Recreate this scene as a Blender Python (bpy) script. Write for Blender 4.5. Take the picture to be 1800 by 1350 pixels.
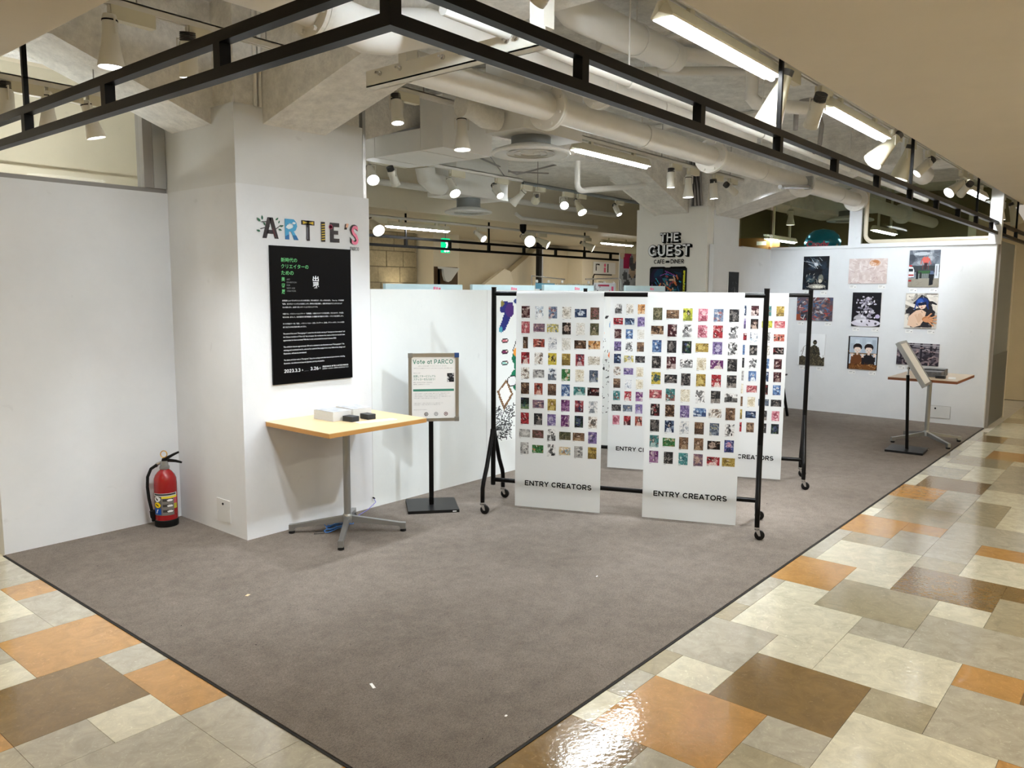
import bpy, bmesh, math, random
import numpy as np
from mathutils import Vector, Matrix

for o in list(bpy.data.objects): bpy.data.objects.remove(o)
scene = bpy.context.scene
COL = scene.collection
R = math.radians

# ---------------------------------------------------------------- camera
cam_d = bpy.data.cameras.new('camera'); cam = bpy.data.objects.new('camera', cam_d); COL.objects.link(cam)
cam_d.sensor_fit = 'HORIZONTAL'; cam_d.sensor_width = 36.0; cam_d.lens = 1385.88 / 1800 * 36.0
cam_d.clip_start = 0.05; cam_d.clip_end = 100
yaw, pitch, roll = R(39.84965), R(-6.72291), R(0.39932)
fw = Vector((math.cos(yaw) * math.cos(pitch), math.sin(yaw) * math.cos(pitch), math.sin(pitch)))
rt = Vector((math.sin(yaw), -math.cos(yaw), 0)); up = rt.cross(fw)
r2 = math.cos(roll) * rt + math.sin(roll) * up; u2 = -math.sin(roll) * rt + math.cos(roll) * up
cm = Matrix((r2, u2, -fw)).transposed().to_4x4(); cm.translation = Vector((-1.617, -1.699, 1.65))
cam.matrix_world = cm
scene.camera = cam

# ---------------------------------------------------------------- world, exposure
w = bpy.data.worlds.new('world'); scene.world = w; w.use_nodes = True
w.node_tree.nodes['Background'].inputs[0].default_value = (1.0, 0.90, 0.76, 1)
w.node_tree.nodes['Background'].inputs[1].default_value = 0.30
scene.view_settings.view_transform = 'Standard'; scene.view_settings.look = 'None'
scene.view_settings.gamma = 1.0; scene.view_settings.use_curve_mapping = False
scene.view_settings.exposure = 0.62
scene.cycles.max_bounces = 6; scene.cycles.diffuse_bounces = 4; scene.cycles.glossy_bounces = 3; scene.cycles.transmission_bounces = 4; scene.cycles.transparent_max_bounces = 10
scene.cycles.use_light_tree = False; scene.cycles.use_adaptive_sampling = True; scene.cycles.adaptive_threshold = 0.06; scene.cycles.sample_clamp_indirect = 6.0
SPOT_W = 46.0       # power of one track spot
TUBE_E = 46.0       # emission of a fluorescent tube
HALL_W = 22.0       # power of one corridor ceiling downlight

# ---------------------------------------------------------------- helpers
def lin(c):
    return tuple(((v / 255) / 12.92 if v / 255 <= 0.04045 else ((v / 255 + 0.055) / 1.055) ** 2.4) for v in c)

def mat(name, rgb, rough=0.6, metal=0.0, var=0.0, scale=8.0, bump=0.0, bscale=40.0, emit=None, es=0.0, spec=0.5, stretch=None, var2=None):
    m = bpy.data.materials.new(name); m.use_nodes = True; nt = m.node_tree; N = nt.nodes; L = nt.links
    b = N['Principled BSDF']; c = lin(rgb)
    b.inputs['Base Color'].default_value = (*c, 1); b.inputs['Roughness'].default_value = rough; b.inputs['Metallic'].default_value = metal
    b.inputs['Specular IOR Level'].default_value = spec
    tc = N.new('ShaderNodeTexCoord'); src = tc.outputs['Object']
    if stretch:
        mp = N.new('ShaderNodeMapping'); mp.inputs['Scale'].default_value = stretch; L.new(src, mp.inputs[0]); src = mp.outputs[0]
    if var > 0:
        n = N.new('ShaderNodeTexNoise'); n.inputs['Scale'].default_value = scale; n.inputs['Detail'].default_value = 6; n.inputs['Roughness'].default_value = 0.65
        L.new(src, n.inputs['Vector'])
        r = N.new('ShaderNodeValToRGB'); r.color_ramp.elements[0].position = 0.3; r.color_ramp.elements[1].position = 0.72
        lo = var2 if var2 else tuple(v * (1 - var) for v in c); hi = tuple(min(1, v * (1 + var * 0.6)) for v in c)
        if var2: lo = lin(var2)
        r.color_ramp.elements[0].color = (*lo, 1); r.color_ramp.elements[1].color = (*hi, 1)
        L.new(n.outputs['Fac'], r.inputs[0]); L.new(r.outputs[0], b.inputs['Base Color'])
    if bump > 0:
        n2 = N.new('ShaderNodeTexNoise'); n2.inputs['Scale'].default_value = bscale; n2.inputs['Detail'].default_value = 5
        L.new(src, n2.inputs['Vector']); bp = N.new('ShaderNodeBump'); bp.inputs['Strength'].default_value = bump; bp.inputs['Distance'].default_value = 0.01
        L.new(n2.outputs['Fac'], bp.inputs['Height']); L.new(bp.outputs[0], b.inputs['Normal'])
    if emit:
        b.inputs['Emission Color'].default_value = (*lin(emit), 1); b.inputs['Emission Strength'].default_value = es
    return m

def glass_mat(name, tint, alpha=0.12, rough=0.02):
    m = bpy.data.materials.new(name); m.use_nodes = True; nt = m.node_tree; N = nt.nodes; L = nt.links
    for n in list(N):
        if n.type == 'BSDF_PRINCIPLED': N.remove(n)
    t = N.new('ShaderNodeBsdfTransparent'); g = N.new('ShaderNodeBsdfGlossy'); mx = N.new('ShaderNodeMixShader')
    t.inputs[0].default_value = (*lin(tint), 1); g.inputs['Roughness'].default_value = rough
    mx.inputs[0].default_value = alpha
    L.new(t.outputs[0], mx.inputs[1]); L.new(g.outputs[0], mx.inputs[2]); L.new(mx.outputs[0], N['Material Output'].inputs[0])
    return m

def attr_mat(name, rough=0.55):
    m = bpy.data.materials.new(name); m.use_nodes = True; nt = m.node_tree
    a = nt.nodes.new('ShaderNodeAttribute'); a.attribute_name = 'Col'
    nt.links.new(a.outputs['Color'], nt.nodes['Principled BSDF'].inputs['Base Color']); nt.nodes['Principled BSDF'].inputs['Roughness'].default_value = rough; nt.nodes['Principled BSDF'].inputs['Specular IOR Level'].default_value = 0.18
    return m

def sheet_mat(name, rgb):
    m = bpy.data.materials.new(name); m.use_nodes = True; nt = m.node_tree; N = nt.nodes; L = nt.links
    b = N['Principled BSDF']; b.inputs['Base Color'].default_value = (*lin(rgb), 1); b.inputs['Roughness'].default_value = 0.45
    t = N.new('ShaderNodeBsdfTranslucent'); t.inputs[0].default_value = (*lin(rgb), 1); mx = N.new('ShaderNodeMixShader'); mx.inputs[0].default_value = 0.35
    L.new(b.outputs[0], mx.inputs[1]); L.new(t.outputs[0], mx.inputs[2]); L.new(mx.outputs[0], N['Material Output'].inputs[0])
    return m

def carpet_mat():
    m = bpy.data.materials.new('carpet_grey'); m.use_nodes = True; nt = m.node_tree; N = nt.nodes; L = nt.links; b = N['Principled BSDF']
    b.inputs['Roughness'].default_value = 0.95; b.inputs['Specular IOR Level'].default_value = 0.1
    tc = N.new('ShaderNodeTexCoord')
    def noise(s, d, vec=None, rg=0.6):
        n = N.new('ShaderNodeTexNoise'); n.inputs['Scale'].default_value = s; n.inputs['Detail'].default_value = d; n.inputs['Roughness'].default_value = rg
        L.new(vec if vec else tc.outputs['Object'], n.inputs['Vector']); return n
    mp = N.new('ShaderNodeMapping'); mp.inputs['Scale'].default_value = (1.0, 3.2, 1); mp.inputs['Rotation'].default_value = (0, 0, 0.7); L.new(tc.outputs['Object'], mp.inputs[0])
    big = noise(1.3, 6); fine = noise(420, 4); fib = noise(110, 8, mp.outputs[0], 0.8); mid = noise(11, 6)
    r1 = N.new('ShaderNodeValToRGB'); r1.color_ramp.elements[0].position = 0.32; r1.color_ramp.elements[1].position = 0.7
    r1.color_ramp.elements[0].color = (*lin((104, 96, 88)), 1); r1.color_ramp.elements[1].color = (*lin((130, 121, 112)), 1)
    ab = N.new('ShaderNodeMix'); ab.data_type = 'FLOAT'; ab.inputs[0].default_value = 0.45; L.new(big.outputs['Fac'], ab.inputs[2]); L.new(mid.outputs['Fac'], ab.inputs[3]); L.new(ab.outputs[0], r1.inputs[0])
    mx = N.new('ShaderNodeMix'); mx.data_type = 'RGBA'; mx.blend_type = 'OVERLAY'; mx.inputs[0].default_value = 0.6
    L.new(r1.outputs[0], mx.inputs[6])
    av = N.new('ShaderNodeMix'); av.data_type = 'FLOAT'; av.inputs[0].default_value = 0.6; L.new(fine.outputs['Fac'], av.inputs[2]); L.new(fib.outputs['Fac'], av.inputs[3])
    rr = N.new('ShaderNodeValToRGB'); rr.color_ramp.elements[0].position = 0.36; rr.color_ramp.elements[1].position = 0.64; L.new(av.outputs[0], rr.inputs[0])
    L.new(rr.outputs[0], mx.inputs[7])
    sp = noise(34, 2); sr = N.new('ShaderNodeValToRGB'); sr.color_ramp.elements[0].position = 0.755; sr.color_ramp.elements[1].position = 0.775; L.new(sp.outputs['Fac'], sr.inputs[0])
    dk = N.new('ShaderNodeMix'); dk.data_type = 'RGBA'; dk.inputs[7].default_value = (0.02, 0.018, 0.016, 1); L.new(sr.outputs[0], dk.inputs[0]); L.new(mx.outputs[2], dk.inputs[6]); L.new(dk.outputs[2], b.inputs['Base Color'])
    bp = N.new('ShaderNodeBump'); bp.inputs['Strength'].default_value = 0.5; bp.inputs['Distance'].default_value = 0.004; L.new(fine.outputs['Fac'], bp.inputs['Height']); L.new(bp.outputs[0], b.inputs['Normal'])
    return m

def tile_mat(name, rgb, dark=0.22):
    m = bpy.data.materials.new(name); m.use_nodes = True; nt = m.node_tree; N = nt.nodes; L = nt.links; b = N['Principled BSDF']
    tc = N.new('ShaderNodeTexCoord'); oi = N.new('ShaderNodeObjectInfo'); ge = N.new('ShaderNodeNewGeometry')
    mp = N.new('ShaderNodeMapping'); mp.inputs['Scale'].default_value = (1, 1, 1); L.new(ge.outputs['Position'], mp.inputs[0])
    n = N.new('ShaderNodeTexNoise'); n.inputs['Scale'].default_value = 9; n.inputs['Detail'].default_value = 9; n.inputs['Roughness'].default_value = 0.7; n.inputs['Distortion'].default_value = 1.2
    L.new(mp.outputs[0], n.inputs['Vector'])
    c = lin(rgb); r = N.new('ShaderNodeValToRGB'); r.color_ramp.elements[0].position = 0.3; r.color_ramp.elements[1].position = 0.7
    r.color_ramp.elements[0].color = (*[v * (1 - dark) for v in c], 1); r.color_ramp.elements[1].color = (*[min(1, v * (1 + dark * .7)) for v in c], 1)
    L.new(n.outputs['Fac'], r.inputs[0])
    # fine pale scratches of marbled linoleum
    v = N.new('ShaderNodeTexNoise'); v.inputs['Scale'].default_value = 26; v.inputs['Detail'].default_value = 10; v.inputs['Distortion'].default_value = 3.0; L.new(mp.outputs[0], v.inputs['Vector'])
    vr = N.new('ShaderNodeValToRGB'); vr.color_ramp.elements[0].position = 0.60; vr.color_ramp.elements[1].position = 0.72; L.new(v.outputs['Fac'], vr.inputs[0])
    mx = N.new('ShaderNodeMix'); mx.data_type = 'RGBA'; mx.inputs[7].default_value = (*[min(1, x * 1.5 + 0.03) for x in c], 1)
    ml = N.new('ShaderNodeMath'); ml.operation = 'MULTIPLY'; ml.inputs[1].default_value = 0.5; L.new(vr.outputs[0], ml.inputs[0]); L.new(ml.outputs[0], mx.inputs[0])
    L.new(r.outputs[0], mx.inputs[6]); L.new(mx.outputs[2], b.inputs['Base Color'])
    b.inputs['Roughness'].default_value = 0.16
    rn = N.new('ShaderNodeTexNoise'); rn.inputs['Scale'].default_value = 5; rn.inputs['Detail'].default_value = 5; L.new(mp.outputs[0], rn.inputs['Vector'])
    mr = N.new('ShaderNodeMapRange'); mr.inputs[1].default_value = 0.3; mr.inputs[2].default_value = 0.7; mr.inputs[3].default_value = 0.06; mr.inputs[4].default_value = 0.20; L.new(rn.outputs['Fac'], mr.inputs[0]); L.new(mr.outputs[0], b.inputs['Roughness'])
    b.inputs['Specular IOR Level'].default_value = 0.5; b.inputs['Coat Weight'].default_value = 0.65; b.inputs['Coat Roughness'].default_value = 0.07; b.inputs['Coat IOR'].default_value = 1.6
    wv = N.new('ShaderNodeTexNoise'); wv.inputs['Scale'].default_value = 45; wv.inputs['Detail'].default_value = 2; L.new(mp.outputs[0], wv.inputs['Vector'])
    bp = N.new('ShaderNodeBump'); bp.inputs['Strength'].default_value = 0.16; bp.inputs['Distance'].default_value = 0.004; L.new(wv.outputs['Fac'], bp.inputs['Height']); L.new(bp.outputs[0], b.inputs['Normal']); L.new(bp.outputs[0], b.inputs['Coat Normal'])
    return m

def wall_mat(name, rgb, smudge=0.05):
    """painted board with faint scuffs"""
    m = mat(name, rgb, 0.55, var=smudge, scale=2.2, bump=0.06, bscale=30)
    nt = m.node_tree; N = nt.nodes; L = nt.links; b = N['Principled BSDF']; src = b.inputs['Base Color'].links[0].from_socket
    tc = N.new('ShaderNodeTexCoord'); n = N.new('ShaderNodeTexNoise'); n.inputs['Scale'].default_value = 7; n.inputs['Detail'].default_value = 3; n.inputs['Distortion'].default_value = 0.6; L.new(tc.outputs['Object'], n.inputs['Vector'])
    r = N.new('ShaderNodeValToRGB'); r.color_ramp.elements[0].position = 0.70; r.color_ramp.elements[1].position = 0.78; r.color_ramp.elements[1].color = (0.25, 0.25, 0.25, 1); L.new(n.outputs['Fac'], r.inputs[0])
    mx = N.new('ShaderNodeMix'); mx.data_type = 'RGBA'; mx.inputs[7].default_value = (*[v * 0.6 for v in lin(rgb)], 1); L.new(r.outputs[0], mx.inputs[0]); L.new(src, mx.inputs[6]); L.new(mx.outputs[2], b.inputs['Base Color'])
    return m

def concrete_mat(name, rgb):
    m = bpy.data.materials.new(name); m.use_nodes = True; nt = m.node_tree; N = nt.nodes; L = nt.links; b = N['Principled BSDF']; b.inputs['Roughness'].default_value = 0.8
    tc = N.new('ShaderNodeTexCoord'); c = lin(rgb)
    n = N.new('ShaderNodeTexNoise'); n.inputs['Scale'].default_value = 8; n.inputs['Detail'].default_value = 9; n.inputs['Roughness'].default_value = 0.75; L.new(tc.outputs['Object'], n.inputs['Vector'])
    r = N.new('ShaderNodeValToRGB'); r.color_ramp.elements[0].position = 0.30; r.color_ramp.elements[1].position = 0.7
    r.color_ramp.elements[0].color = (*[v * .70 for v in c], 1); r.color_ramp.elements[1].color = (*[min(1, v * 1.08) for v in c], 1); L.new(n.outputs['Fac'], r.inputs[0])
    L.new(r.outputs[0], b.inputs['Base Color'])
    # board-marked shuttering lines
    wv = N.new('ShaderNodeTexWave'); wv.wave_type = 'BANDS'; wv.bands_direction = 'DIAGONAL'; wv.inputs['Scale'].default_value = 2.6; wv.inputs['Distortion'].default_value = 1.2; wv.inputs['Detail'].default_value = 3; L.new(tc.outputs['Object'], wv.inputs['Vector'])
    n2 = N.new('ShaderNodeTexNoise'); n2.inputs['Scale'].default_value = 38; n2.inputs['Detail'].default_value = 6; L.new(tc.outputs['Object'], n2.inputs['Vector'])
    ad = N.new('ShaderNodeMath'); ad.operation = 'MULTIPLY_ADD'; ad.inputs[1].default_value = 0.25; L.new(wv.outputs['Fac'], ad.inputs[0]); L.new(n2.outputs['Fac'], ad.inputs[2])
    bp = N.new('ShaderNodeBump'); bp.inputs['Strength'].default_value = 0.6; bp.inputs['Distance'].default_value = 0.014; L.new(ad.outputs[0], bp.inputs['Height']); L.new(bp.outputs[0], b.inputs['Normal'])
    return m

M = dict(
    white=wall_mat('white_board', (224, 226, 228)), white2=wall_mat('white_board_upper', (216, 217, 216)),
    partition=wall_mat('white_partition', (222, 226, 224), 0.04),
    beige=wall_mat('beige_wall', (212, 200, 174), 0.06), cream=wall_mat('cream_wall', (222, 212, 190), 0.04), colwhite=wall_mat('off_white_column', (224, 222, 214), 0.04),
    soffit=mat('corridor_ceiling_paint', (220, 210, 192), 0.8, var=0.04, scale=1.5),
    slab=concrete_mat('painted_slab', (238, 237, 232)), conc=concrete_mat('painted_concrete', (240, 237, 230)),
    black=mat('black_steel', (9, 8, 8), 0.36, 0.0, bump=0.02, spec=0.16), blackmat=mat('black_satin', (16, 16, 17), 0.4, spec=0.35),
    grey_trim=mat('grey_trim', (150, 146, 142), 0.5), alu=mat('brushed_aluminium', (190, 190, 188), 0.32, 1.0, bump=0.03, bscale=120), chrome=mat('chrome', (215, 215, 215), 0.15, 1.0),
    castalu=mat('cast_aluminium', (168, 170, 170), 0.38, 0.9), pipe=mat('painted_pipe', (234, 231, 224), 0.5, var=0.06, scale=3), pipew=mat('white_pipe', (232, 231, 226), 0.4),
    duct=mat('painted_duct', (232, 230, 224), 0.55, var=0.05, scale=3), ductgrey=mat('grey_duct_neck', (128, 132, 132), 0.45), dwhite=mat('diffuser_white', (222, 222, 218), 0.35),
    insul=mat('wrapped_insulation', (222, 219, 210), 0.8, var=0.1, scale=30, bump=0.8, bscale=60),
    lampw=mat('lamp_white', (226, 222, 210), 0.4), lampc=mat('lamp_cream', (216, 210, 186), 0.45), fin=mat('dark_heat_sink', (70, 68, 66), 0.5), track=mat('track_rail', (220, 217, 208), 0.5), trackg=mat('galvanised_rail', (150, 158, 160), 0.4, 0.6),
    lens=mat('lamp_lens', (255, 255, 255), 0.3, emit=(246, 250, 255), es=14), tube=mat('tube_glow', (255, 255, 255), 0.3, emit=(246, 250, 252), es=TUBE_E),
    lensw=mat('warm_lamp_lens', (255, 255, 255), 0.3, emit=(255, 238, 205), es=14),
    wood=mat('pale_laminate', (212, 188, 144), 0.35, var=0.06, scale=3, stretch=(1, 8, 1)), woodedge=mat('wood_edge', (190, 138, 74), 0.45, var=0.12, scale=5, stretch=(1, 1, 12)),
    woodedge2=mat('red_brown_edge', (140, 82, 50), 0.45, var=0.12, scale=5), laminate2=mat('beige_laminate', (206, 186, 160), 0.3, var=0.05, scale=3),
    rubber=mat('black_rubber', (10, 10, 10), 0.6, spec=0.3), red=mat('extinguisher_red', (150, 18, 22), 0.22, spec=0.6), brass=mat('brass_ring', (200, 150, 60), 0.3, 0.9),
    paper=mat('white_paper', (236, 236, 234), 0.6), papermix=mat('flyer_cover', (190, 192, 196), 0.5, var=0.5, scale=14), papergrey=mat('grey_print', (120, 122, 126), 0.5, var=0.35, scale=30), dark=mat('dark_card', (52, 54, 58), 0.5, var=0.3, scale=40),
    sheet=sheet_mat('banner_sheet', (222, 224, 223)), ink=mat('black_ink', (10, 10, 10), 0.6, spec=0.2), inkw=mat('white_ink', (235, 238, 240), 0.5), inkg=mat('green_ink', (110, 205, 130), 0.5), teal=mat('teal_ink', (52, 128, 108), 0.5), inkgrey=mat('grey_ink', (128, 130, 134), 0.5),
    poster=mat('poster_black', (5, 5, 7), 0.3, spec=0.12), art=attr_mat('printed_art'), glass=glass_mat('clear_glass', (247, 248, 246), 0.002), glassd=glass_mat('smoked_glass', (230, 234, 224), 0.006), film=glass_mat('clear_film', (235, 240, 240), 0.35, 0.12),
    blue=mat('blue_cable', (52, 104, 168), 0.45), lilac=mat('lilac_cable', (120, 116, 190), 0.45), brick=mat('stone_block', (150, 138, 112), 0.85, var=0.25, scale=12, bump=0.6, bscale=25), mortar=mat('mortar', (110, 100, 82), 0.9), screed=mat('pale_screed', (196, 190, 176), 0.6, var=0.08, scale=3),
    card=mat('cardboard', (150, 108, 58), 0.8, var=0.1, scale=4), greybox=mat('grey_box', (112, 108, 100), 0.7), yellow=mat('yellow_crate', (160, 146, 60), 0.6), balloonblue=mat('blue_foil', (40, 150, 190), 0.25, 0.4, var=0.3, scale=6), cyanpanel=mat('pale_cyan_panel', (206, 230, 236), 0.4, var=0.05, scale=8),
    steelpanel=mat('grey_wall_panel', (126, 130, 128), 0.35), dado=mat('dark_dado', (96, 98, 94), 0.35), olive=wall_mat('olive_backroom', (120, 112, 80)), brown=mat('dark_brown', (84, 62, 40), 0.7, var=0.2, scale=4),
    exitg=mat('exit_green', (0, 150, 96), 0.4, emit=(0, 190, 120), es=1.2), exitw=mat('exit_white', (240, 250, 245), 0.4, emit=(235, 255, 245), es=1.6),
    black2=mat('shadow_gap', (30, 28, 26), 0.9), navy=mat('navy_corner', (40, 70, 120), 0.4), carpet=carpet_mat(),
)
TILE = {k: tile_mat('tile_' + n, c) for k, n, c in (('O', 'ochre', (188, 142, 82)), ('B', 'brown', (130, 104, 62)), ('C', 'cream', (218, 212, 188)), ('G', 'grey', (182, 175, 157)), ('T', 'tan', (170, 159, 132)))}

class MB:
    """collects shapes into one mesh"""
    def __init__(s): s.bm = bmesh.new(); s.mi = 0
    def _tag(s, faces):
        for f in faces: f.material_index = s.mi
    def box(s, x0, x1, y0, y1, z0, z1, mtx=None):
        vs = [s.bm.verts.new((x, y, z)) for x in (x0, x1) for y in (y0, y1) for z in (z0, z1)]
        if mtx is not None:
            for v in vs: v.co = mtx @ v.co
        i = ((0, 1, 3, 2), (4, 6, 7, 5), (0, 4, 5, 1), (2, 3, 7, 6), (0, 2, 6, 4), (1, 5, 7, 3))
        s._tag([s.bm.faces.new([vs[k] for k in q]) for q in i]); return s
    def prism(s, pts, axis, a, b):
        """polygon pts in the two other axes, extruded along axis from a to b"""
        def mk(p, t):
            return {'x': (t, p[0], p[1]), 'y': (p[0], t, p[1]), 'z': (p[0], p[1], t)}[axis]
        A = [s.bm.verts.new(mk(p, a)) for p in pts]; B = [s.bm.verts.new(mk(p, b)) for p in pts]; n = len(pts)
        fs = [s.bm.faces.new(A), s.bm.faces.new(B[::-1])]
        for i in range(n): fs.append(s.bm.faces.new((A[i], B[i], B[(i + 1) % n], A[(i + 1) % n])))
        s._tag(fs); return s
    def tube(s, pts, r, n=12, caps=True):
        """round tube through pts, r a number or one per point"""
        pts = [Vector(p) for p in pts]; rr = r if isinstance(r, (list, tuple)) else [r] * len(pts)
        rings = []; prev = None
        for i, p in enumerate(pts):
            if i == 0: d = pts[1] - p
            elif i == len(pts) - 1: d = p - pts[i - 1]
            else: d = (pts[i + 1] - p).normalized() + (p - pts[i - 1]).normalized()
            d.normalize()
            if prev is None:
                a = d.cross(Vector((0, 0, 1)))
                if a.length < 1e-3: a = d.cross(Vector((0, 1, 0)))
            else: a = prev - d * prev.dot(d)
            a.normalize(); b = d.cross(a); prev = a
            rings.append([s.bm.verts.new(p + (a * math.cos(2 * math.pi * k / n) + b * math.sin(2 * math.pi * k / n)) * rr[i]) for k in range(n)])
        fs = []
        for q in range(len(rings) - 1):
            for k in range(n): fs.append(s.bm.faces.new((rings[q][k], rings[q][(k + 1) % n], rings[q + 1][(k + 1) % n], rings[q + 1][k])))
        if caps: fs += [s.bm.faces.new(rings[0][::-1]), s.bm.faces.new(rings[-1])]
        s._tag(fs); return s
    def lathe(s, prof, o=(0, 0, 0), d=(0, 0, 1), n=20):
        """profile of (radius, distance along d) spun round the axis d at o"""
        o = Vector(o); d = Vector(d).normalized(); a = d.cross(Vector((0, 0, 1)))
        if a.length < 1e-3: a = Vector((1, 0, 0))
        a.normalize(); b = d.cross(a); rings = []
        for r, t in prof:
            c = o + d * t
            rings.append([s.bm.verts.new(c)] if r < 1e-6 else [s.bm.verts.new(c + (a * math.cos(2 * math.pi * k / n) + b * math.sin(2 * math.pi * k / n)) * r) for k in range(n)])
        fs = []
        for q in range(len(rings) - 1):
            A, B = rings[q], rings[q + 1]
            for k in range(n):
                l = (k + 1) % n
                if len(A) == 1 and len(B) == 1: continue
                if len(A) == 1: fs.append(s.bm.faces.new((A[0], B[l], B[k])))
                elif len(B) == 1: fs.append(s.bm.faces.new((A[k], A[l], B[0])))
                else: fs.append(s.bm.faces.new((A[k], A[l], B[l], B[k])))
        s._tag(fs); return s
    def poly(s, pts):
        s._tag([s.bm.faces.new([s.bm.verts.new(p) for p in pts])]); return s
    def bevel(s, w, seg=2):
        es = [e for e in s.bm.edges if len(e.link_faces) == 2 and e.calc_face_angle(0) > 0.6]
        bmesh.ops.bevel(s.bm, geom=es, offset=w, segments=seg, affect='EDGES', profile=0.5); return s
    def build(s, name, mats, parent=None, smooth=False, loc=None):
        bmesh.ops.recalc_face_normals(s.bm, faces=s.bm.faces)
        me = bpy.data.meshes.new(name); s.bm.to_mesh(me); s.bm.free()
        for m in (mats if isinstance(mats, (list, tuple)) else [mats]): me.materials.append(m)
        if smooth:
            for p in me.polygons: p.use_smooth = True
            try: me.set_sharp_from_angle(angle=R(38))
            except Exception: pass
        o = bpy.data.objects.new(name, me); COL.objects.link(o)
        if parent is not None: o.parent = parent
        if loc: o.location = loc
        return o

def tag(o, label=None, cat=None, group=None, kind=None):
    if label: o['label'] = label
    if cat: o['category'] = cat
    if group: o['group'] = group
    if kind: o['kind'] = kind
    return o
def thing(name, label, cat, loc=(0, 0, 0), rz=0.0, group=None):
    o = bpy.data.objects.new(name, None); COL.objects.link(o); o.empty_display_size = 0.1
    o.location = loc; o.rotation_euler = (0, 0, rz); return tag(o, label, cat, group)
def struct(o): o['kind'] = 'structure'; return o
def B(name, m, parent, *args, bev=0, seg=2):
    b = MB().box(*args)
    if bev: b.bevel(bev, seg)
    return b.build(name, m, parent)

def text(name, body, m, parent, x, z, y=0.0, h=None, width=None, size=0.1, bold=0.0, align='L', ext=0.0004):
    """flat lettering in the local XZ plane facing -Y; (x,z) is the left/centre/right of its base line"""
    c = bpy.data.curves.new('lettering', 'FONT'); c.body = body; c.size = 1.0; c.resolution_u = 3; c.offset = bold; c.space_line = 1.25
    t = bpy.data.objects.new('lettering', c); COL.objects.link(t); bpy.context.view_layer.update()
    me = bpy.data.meshes.new_from_object(t.evaluated_get(bpy.context.evaluated_depsgraph_get()))
    bpy.data.objects.remove(t); bpy.data.curves.remove(c)
    n = len(me.vertices); co = np.zeros(n * 3); me.vertices.foreach_get('co', co); co = co.reshape(n, 3)
    if n == 0: return None
    x0, x1 = co[:, 0].min(), co[:, 0].max(); z1 = co[:, 1].max()
    sz = (h / max(z1, 1e-4)) if h else size; sx = (width / (x1 - x0)) if width else sz
    if width and not h: sz = sx
    X = (co[:, 0] - x0) * sx; wd = (x1 - x0) * sx; X -= {'L': 0, 'C': wd / 2, 'R': wd}[align]
    out = np.stack([x + X, np.full(n, y), z + co[:, 1] * sz], 1); me.vertices.foreach_set('co', out.ravel()); me.update()
    me.materials.clear(); me.materials.append(m); me.name = name
    o = bpy.data.objects.new(name, me); COL.objects.link(o); o.parent = parent; return o


# ---- heavy sans lettering drawn with constant-width strokes
def arc(cx, cy, rx, ry, a0, a1, n=10): return [(cx + rx * math.cos(R(a0 + (a1 - a0) * k / n)), cy + ry * math.sin(R(a0 + (a1 - a0) * k / n))) for k in range(n + 1)]
ST = [(.085, 0), (.085, 1)]
GL = {'E': (.64, [ST, [(.085, .915), (.62, .915)], [(.085, .5), (.58, .5)], [(.085, .085), (.64, .085)]]), 'F': (.60, [ST, [(.085, .915), (.60, .915)], [(.085, .48), (.55, .48)]]),
 'N': (.78, [ST, [(.695, 0), (.695, 1)], [(.085, .93), (.695, .07)]]), 'T': (.68, [[(0, .915), (.68, .915)], [(.34, 0), (.34, 1)]]), 'H': (.74, [ST, [(.655, 0), (.655, 1)], [(.085, .5), (.655, .5)]]), 'I': (.17, [ST]),
 'R': (.70, [ST, [(.085, .915), (.40, .915)] + arc(.40, .685, .215, .23, 90, -90) + [(.085, .455)], [(.34, .455), (.63, 0)]]), 'P': (.66, [ST, [(.085, .915), (.36, .915)] + arc(.36, .66, .215, .255, 90, -90) + [(.085, .405)]]),
 'Y': (.72, [[(.05, 1), (.36, .45)], [(.67, 1), (.36, .45)], [(.36, .5), (.36, 0)]]), 'V': (.72, [[(.05, 1), (.36, .03)], [(.67, 1), (.36, .03)]]), 'C': (.78, [arc(.42, .5, .335, .415, 42, 318, 16)]), 'O': (.84, [arc(.42, .5, .335, .415, 0, 360, 22)]),
 'G': (.82, [arc(.42, .5, .335, .415, 42, 330, 16), [(.735, .06), (.735, .50)], [(.44, .45), (.80, .45)]]), 'A': (.74, [[(.05, 0), (.37, .97)], [(.69, 0), (.37, .97)], [(.17, .29), (.57, .29)]]), 'U': (.72, [[(.085, 1), (.085, .36)] + arc(.36, .36, .275, .275, 180, 360) + [(.635, 1)]]),
 'S': (.66, [arc(.33, .70, .235, .215, 25, 270, 12) + arc(.33, .285, .25, .20, 90, -155, 12)[1:]]), 'D': (.76, [ST, [(.085, .915), (.32, .915)] + arc(.32, .5, .35, .415, 90, -90) + [(.085, .085)]]),
 'o': (.60, [arc(.30, .36, .215, .275, 0, 360, 18)]), 't': (.40, [[(.2, .90), (.2, .2), (.26, .10), (.38, .085)], [(0, .63), (.38, .63)]]), 'e': (.60, [[(.09, .36), (.51, .36)] + arc(.30, .36, .215, .275, 0, 315, 14)]), 'a': (.56, [arc(.28, .34, .195, .255, 0, 360, 16), [(.475, 0), (.475, .68)]]),
 '0': (.66, [arc(.33, .5, .245, .415, 0, 360, 20)]), '2': (.64, [arc(.32, .69, .235, .225, 165, -35, 10) + [(.10, .085), (.60, .085)]]), '3': (.62, [arc(.30, .71, .22, .205, 150, -85, 10), arc(.30, .29, .24, .205, 85, -150, 10)]), '6': (.64, [arc(.32, .30, .235, .215, 0, 360, 16), arc(.56, .32, .475, .60, 178, 108, 8)]), '.': (.2, [[(.1, 0), (.1, .17)]]), ' ': (.26, []), '-': (.4, [[(0, .42), (.4, .42)]])}
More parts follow.
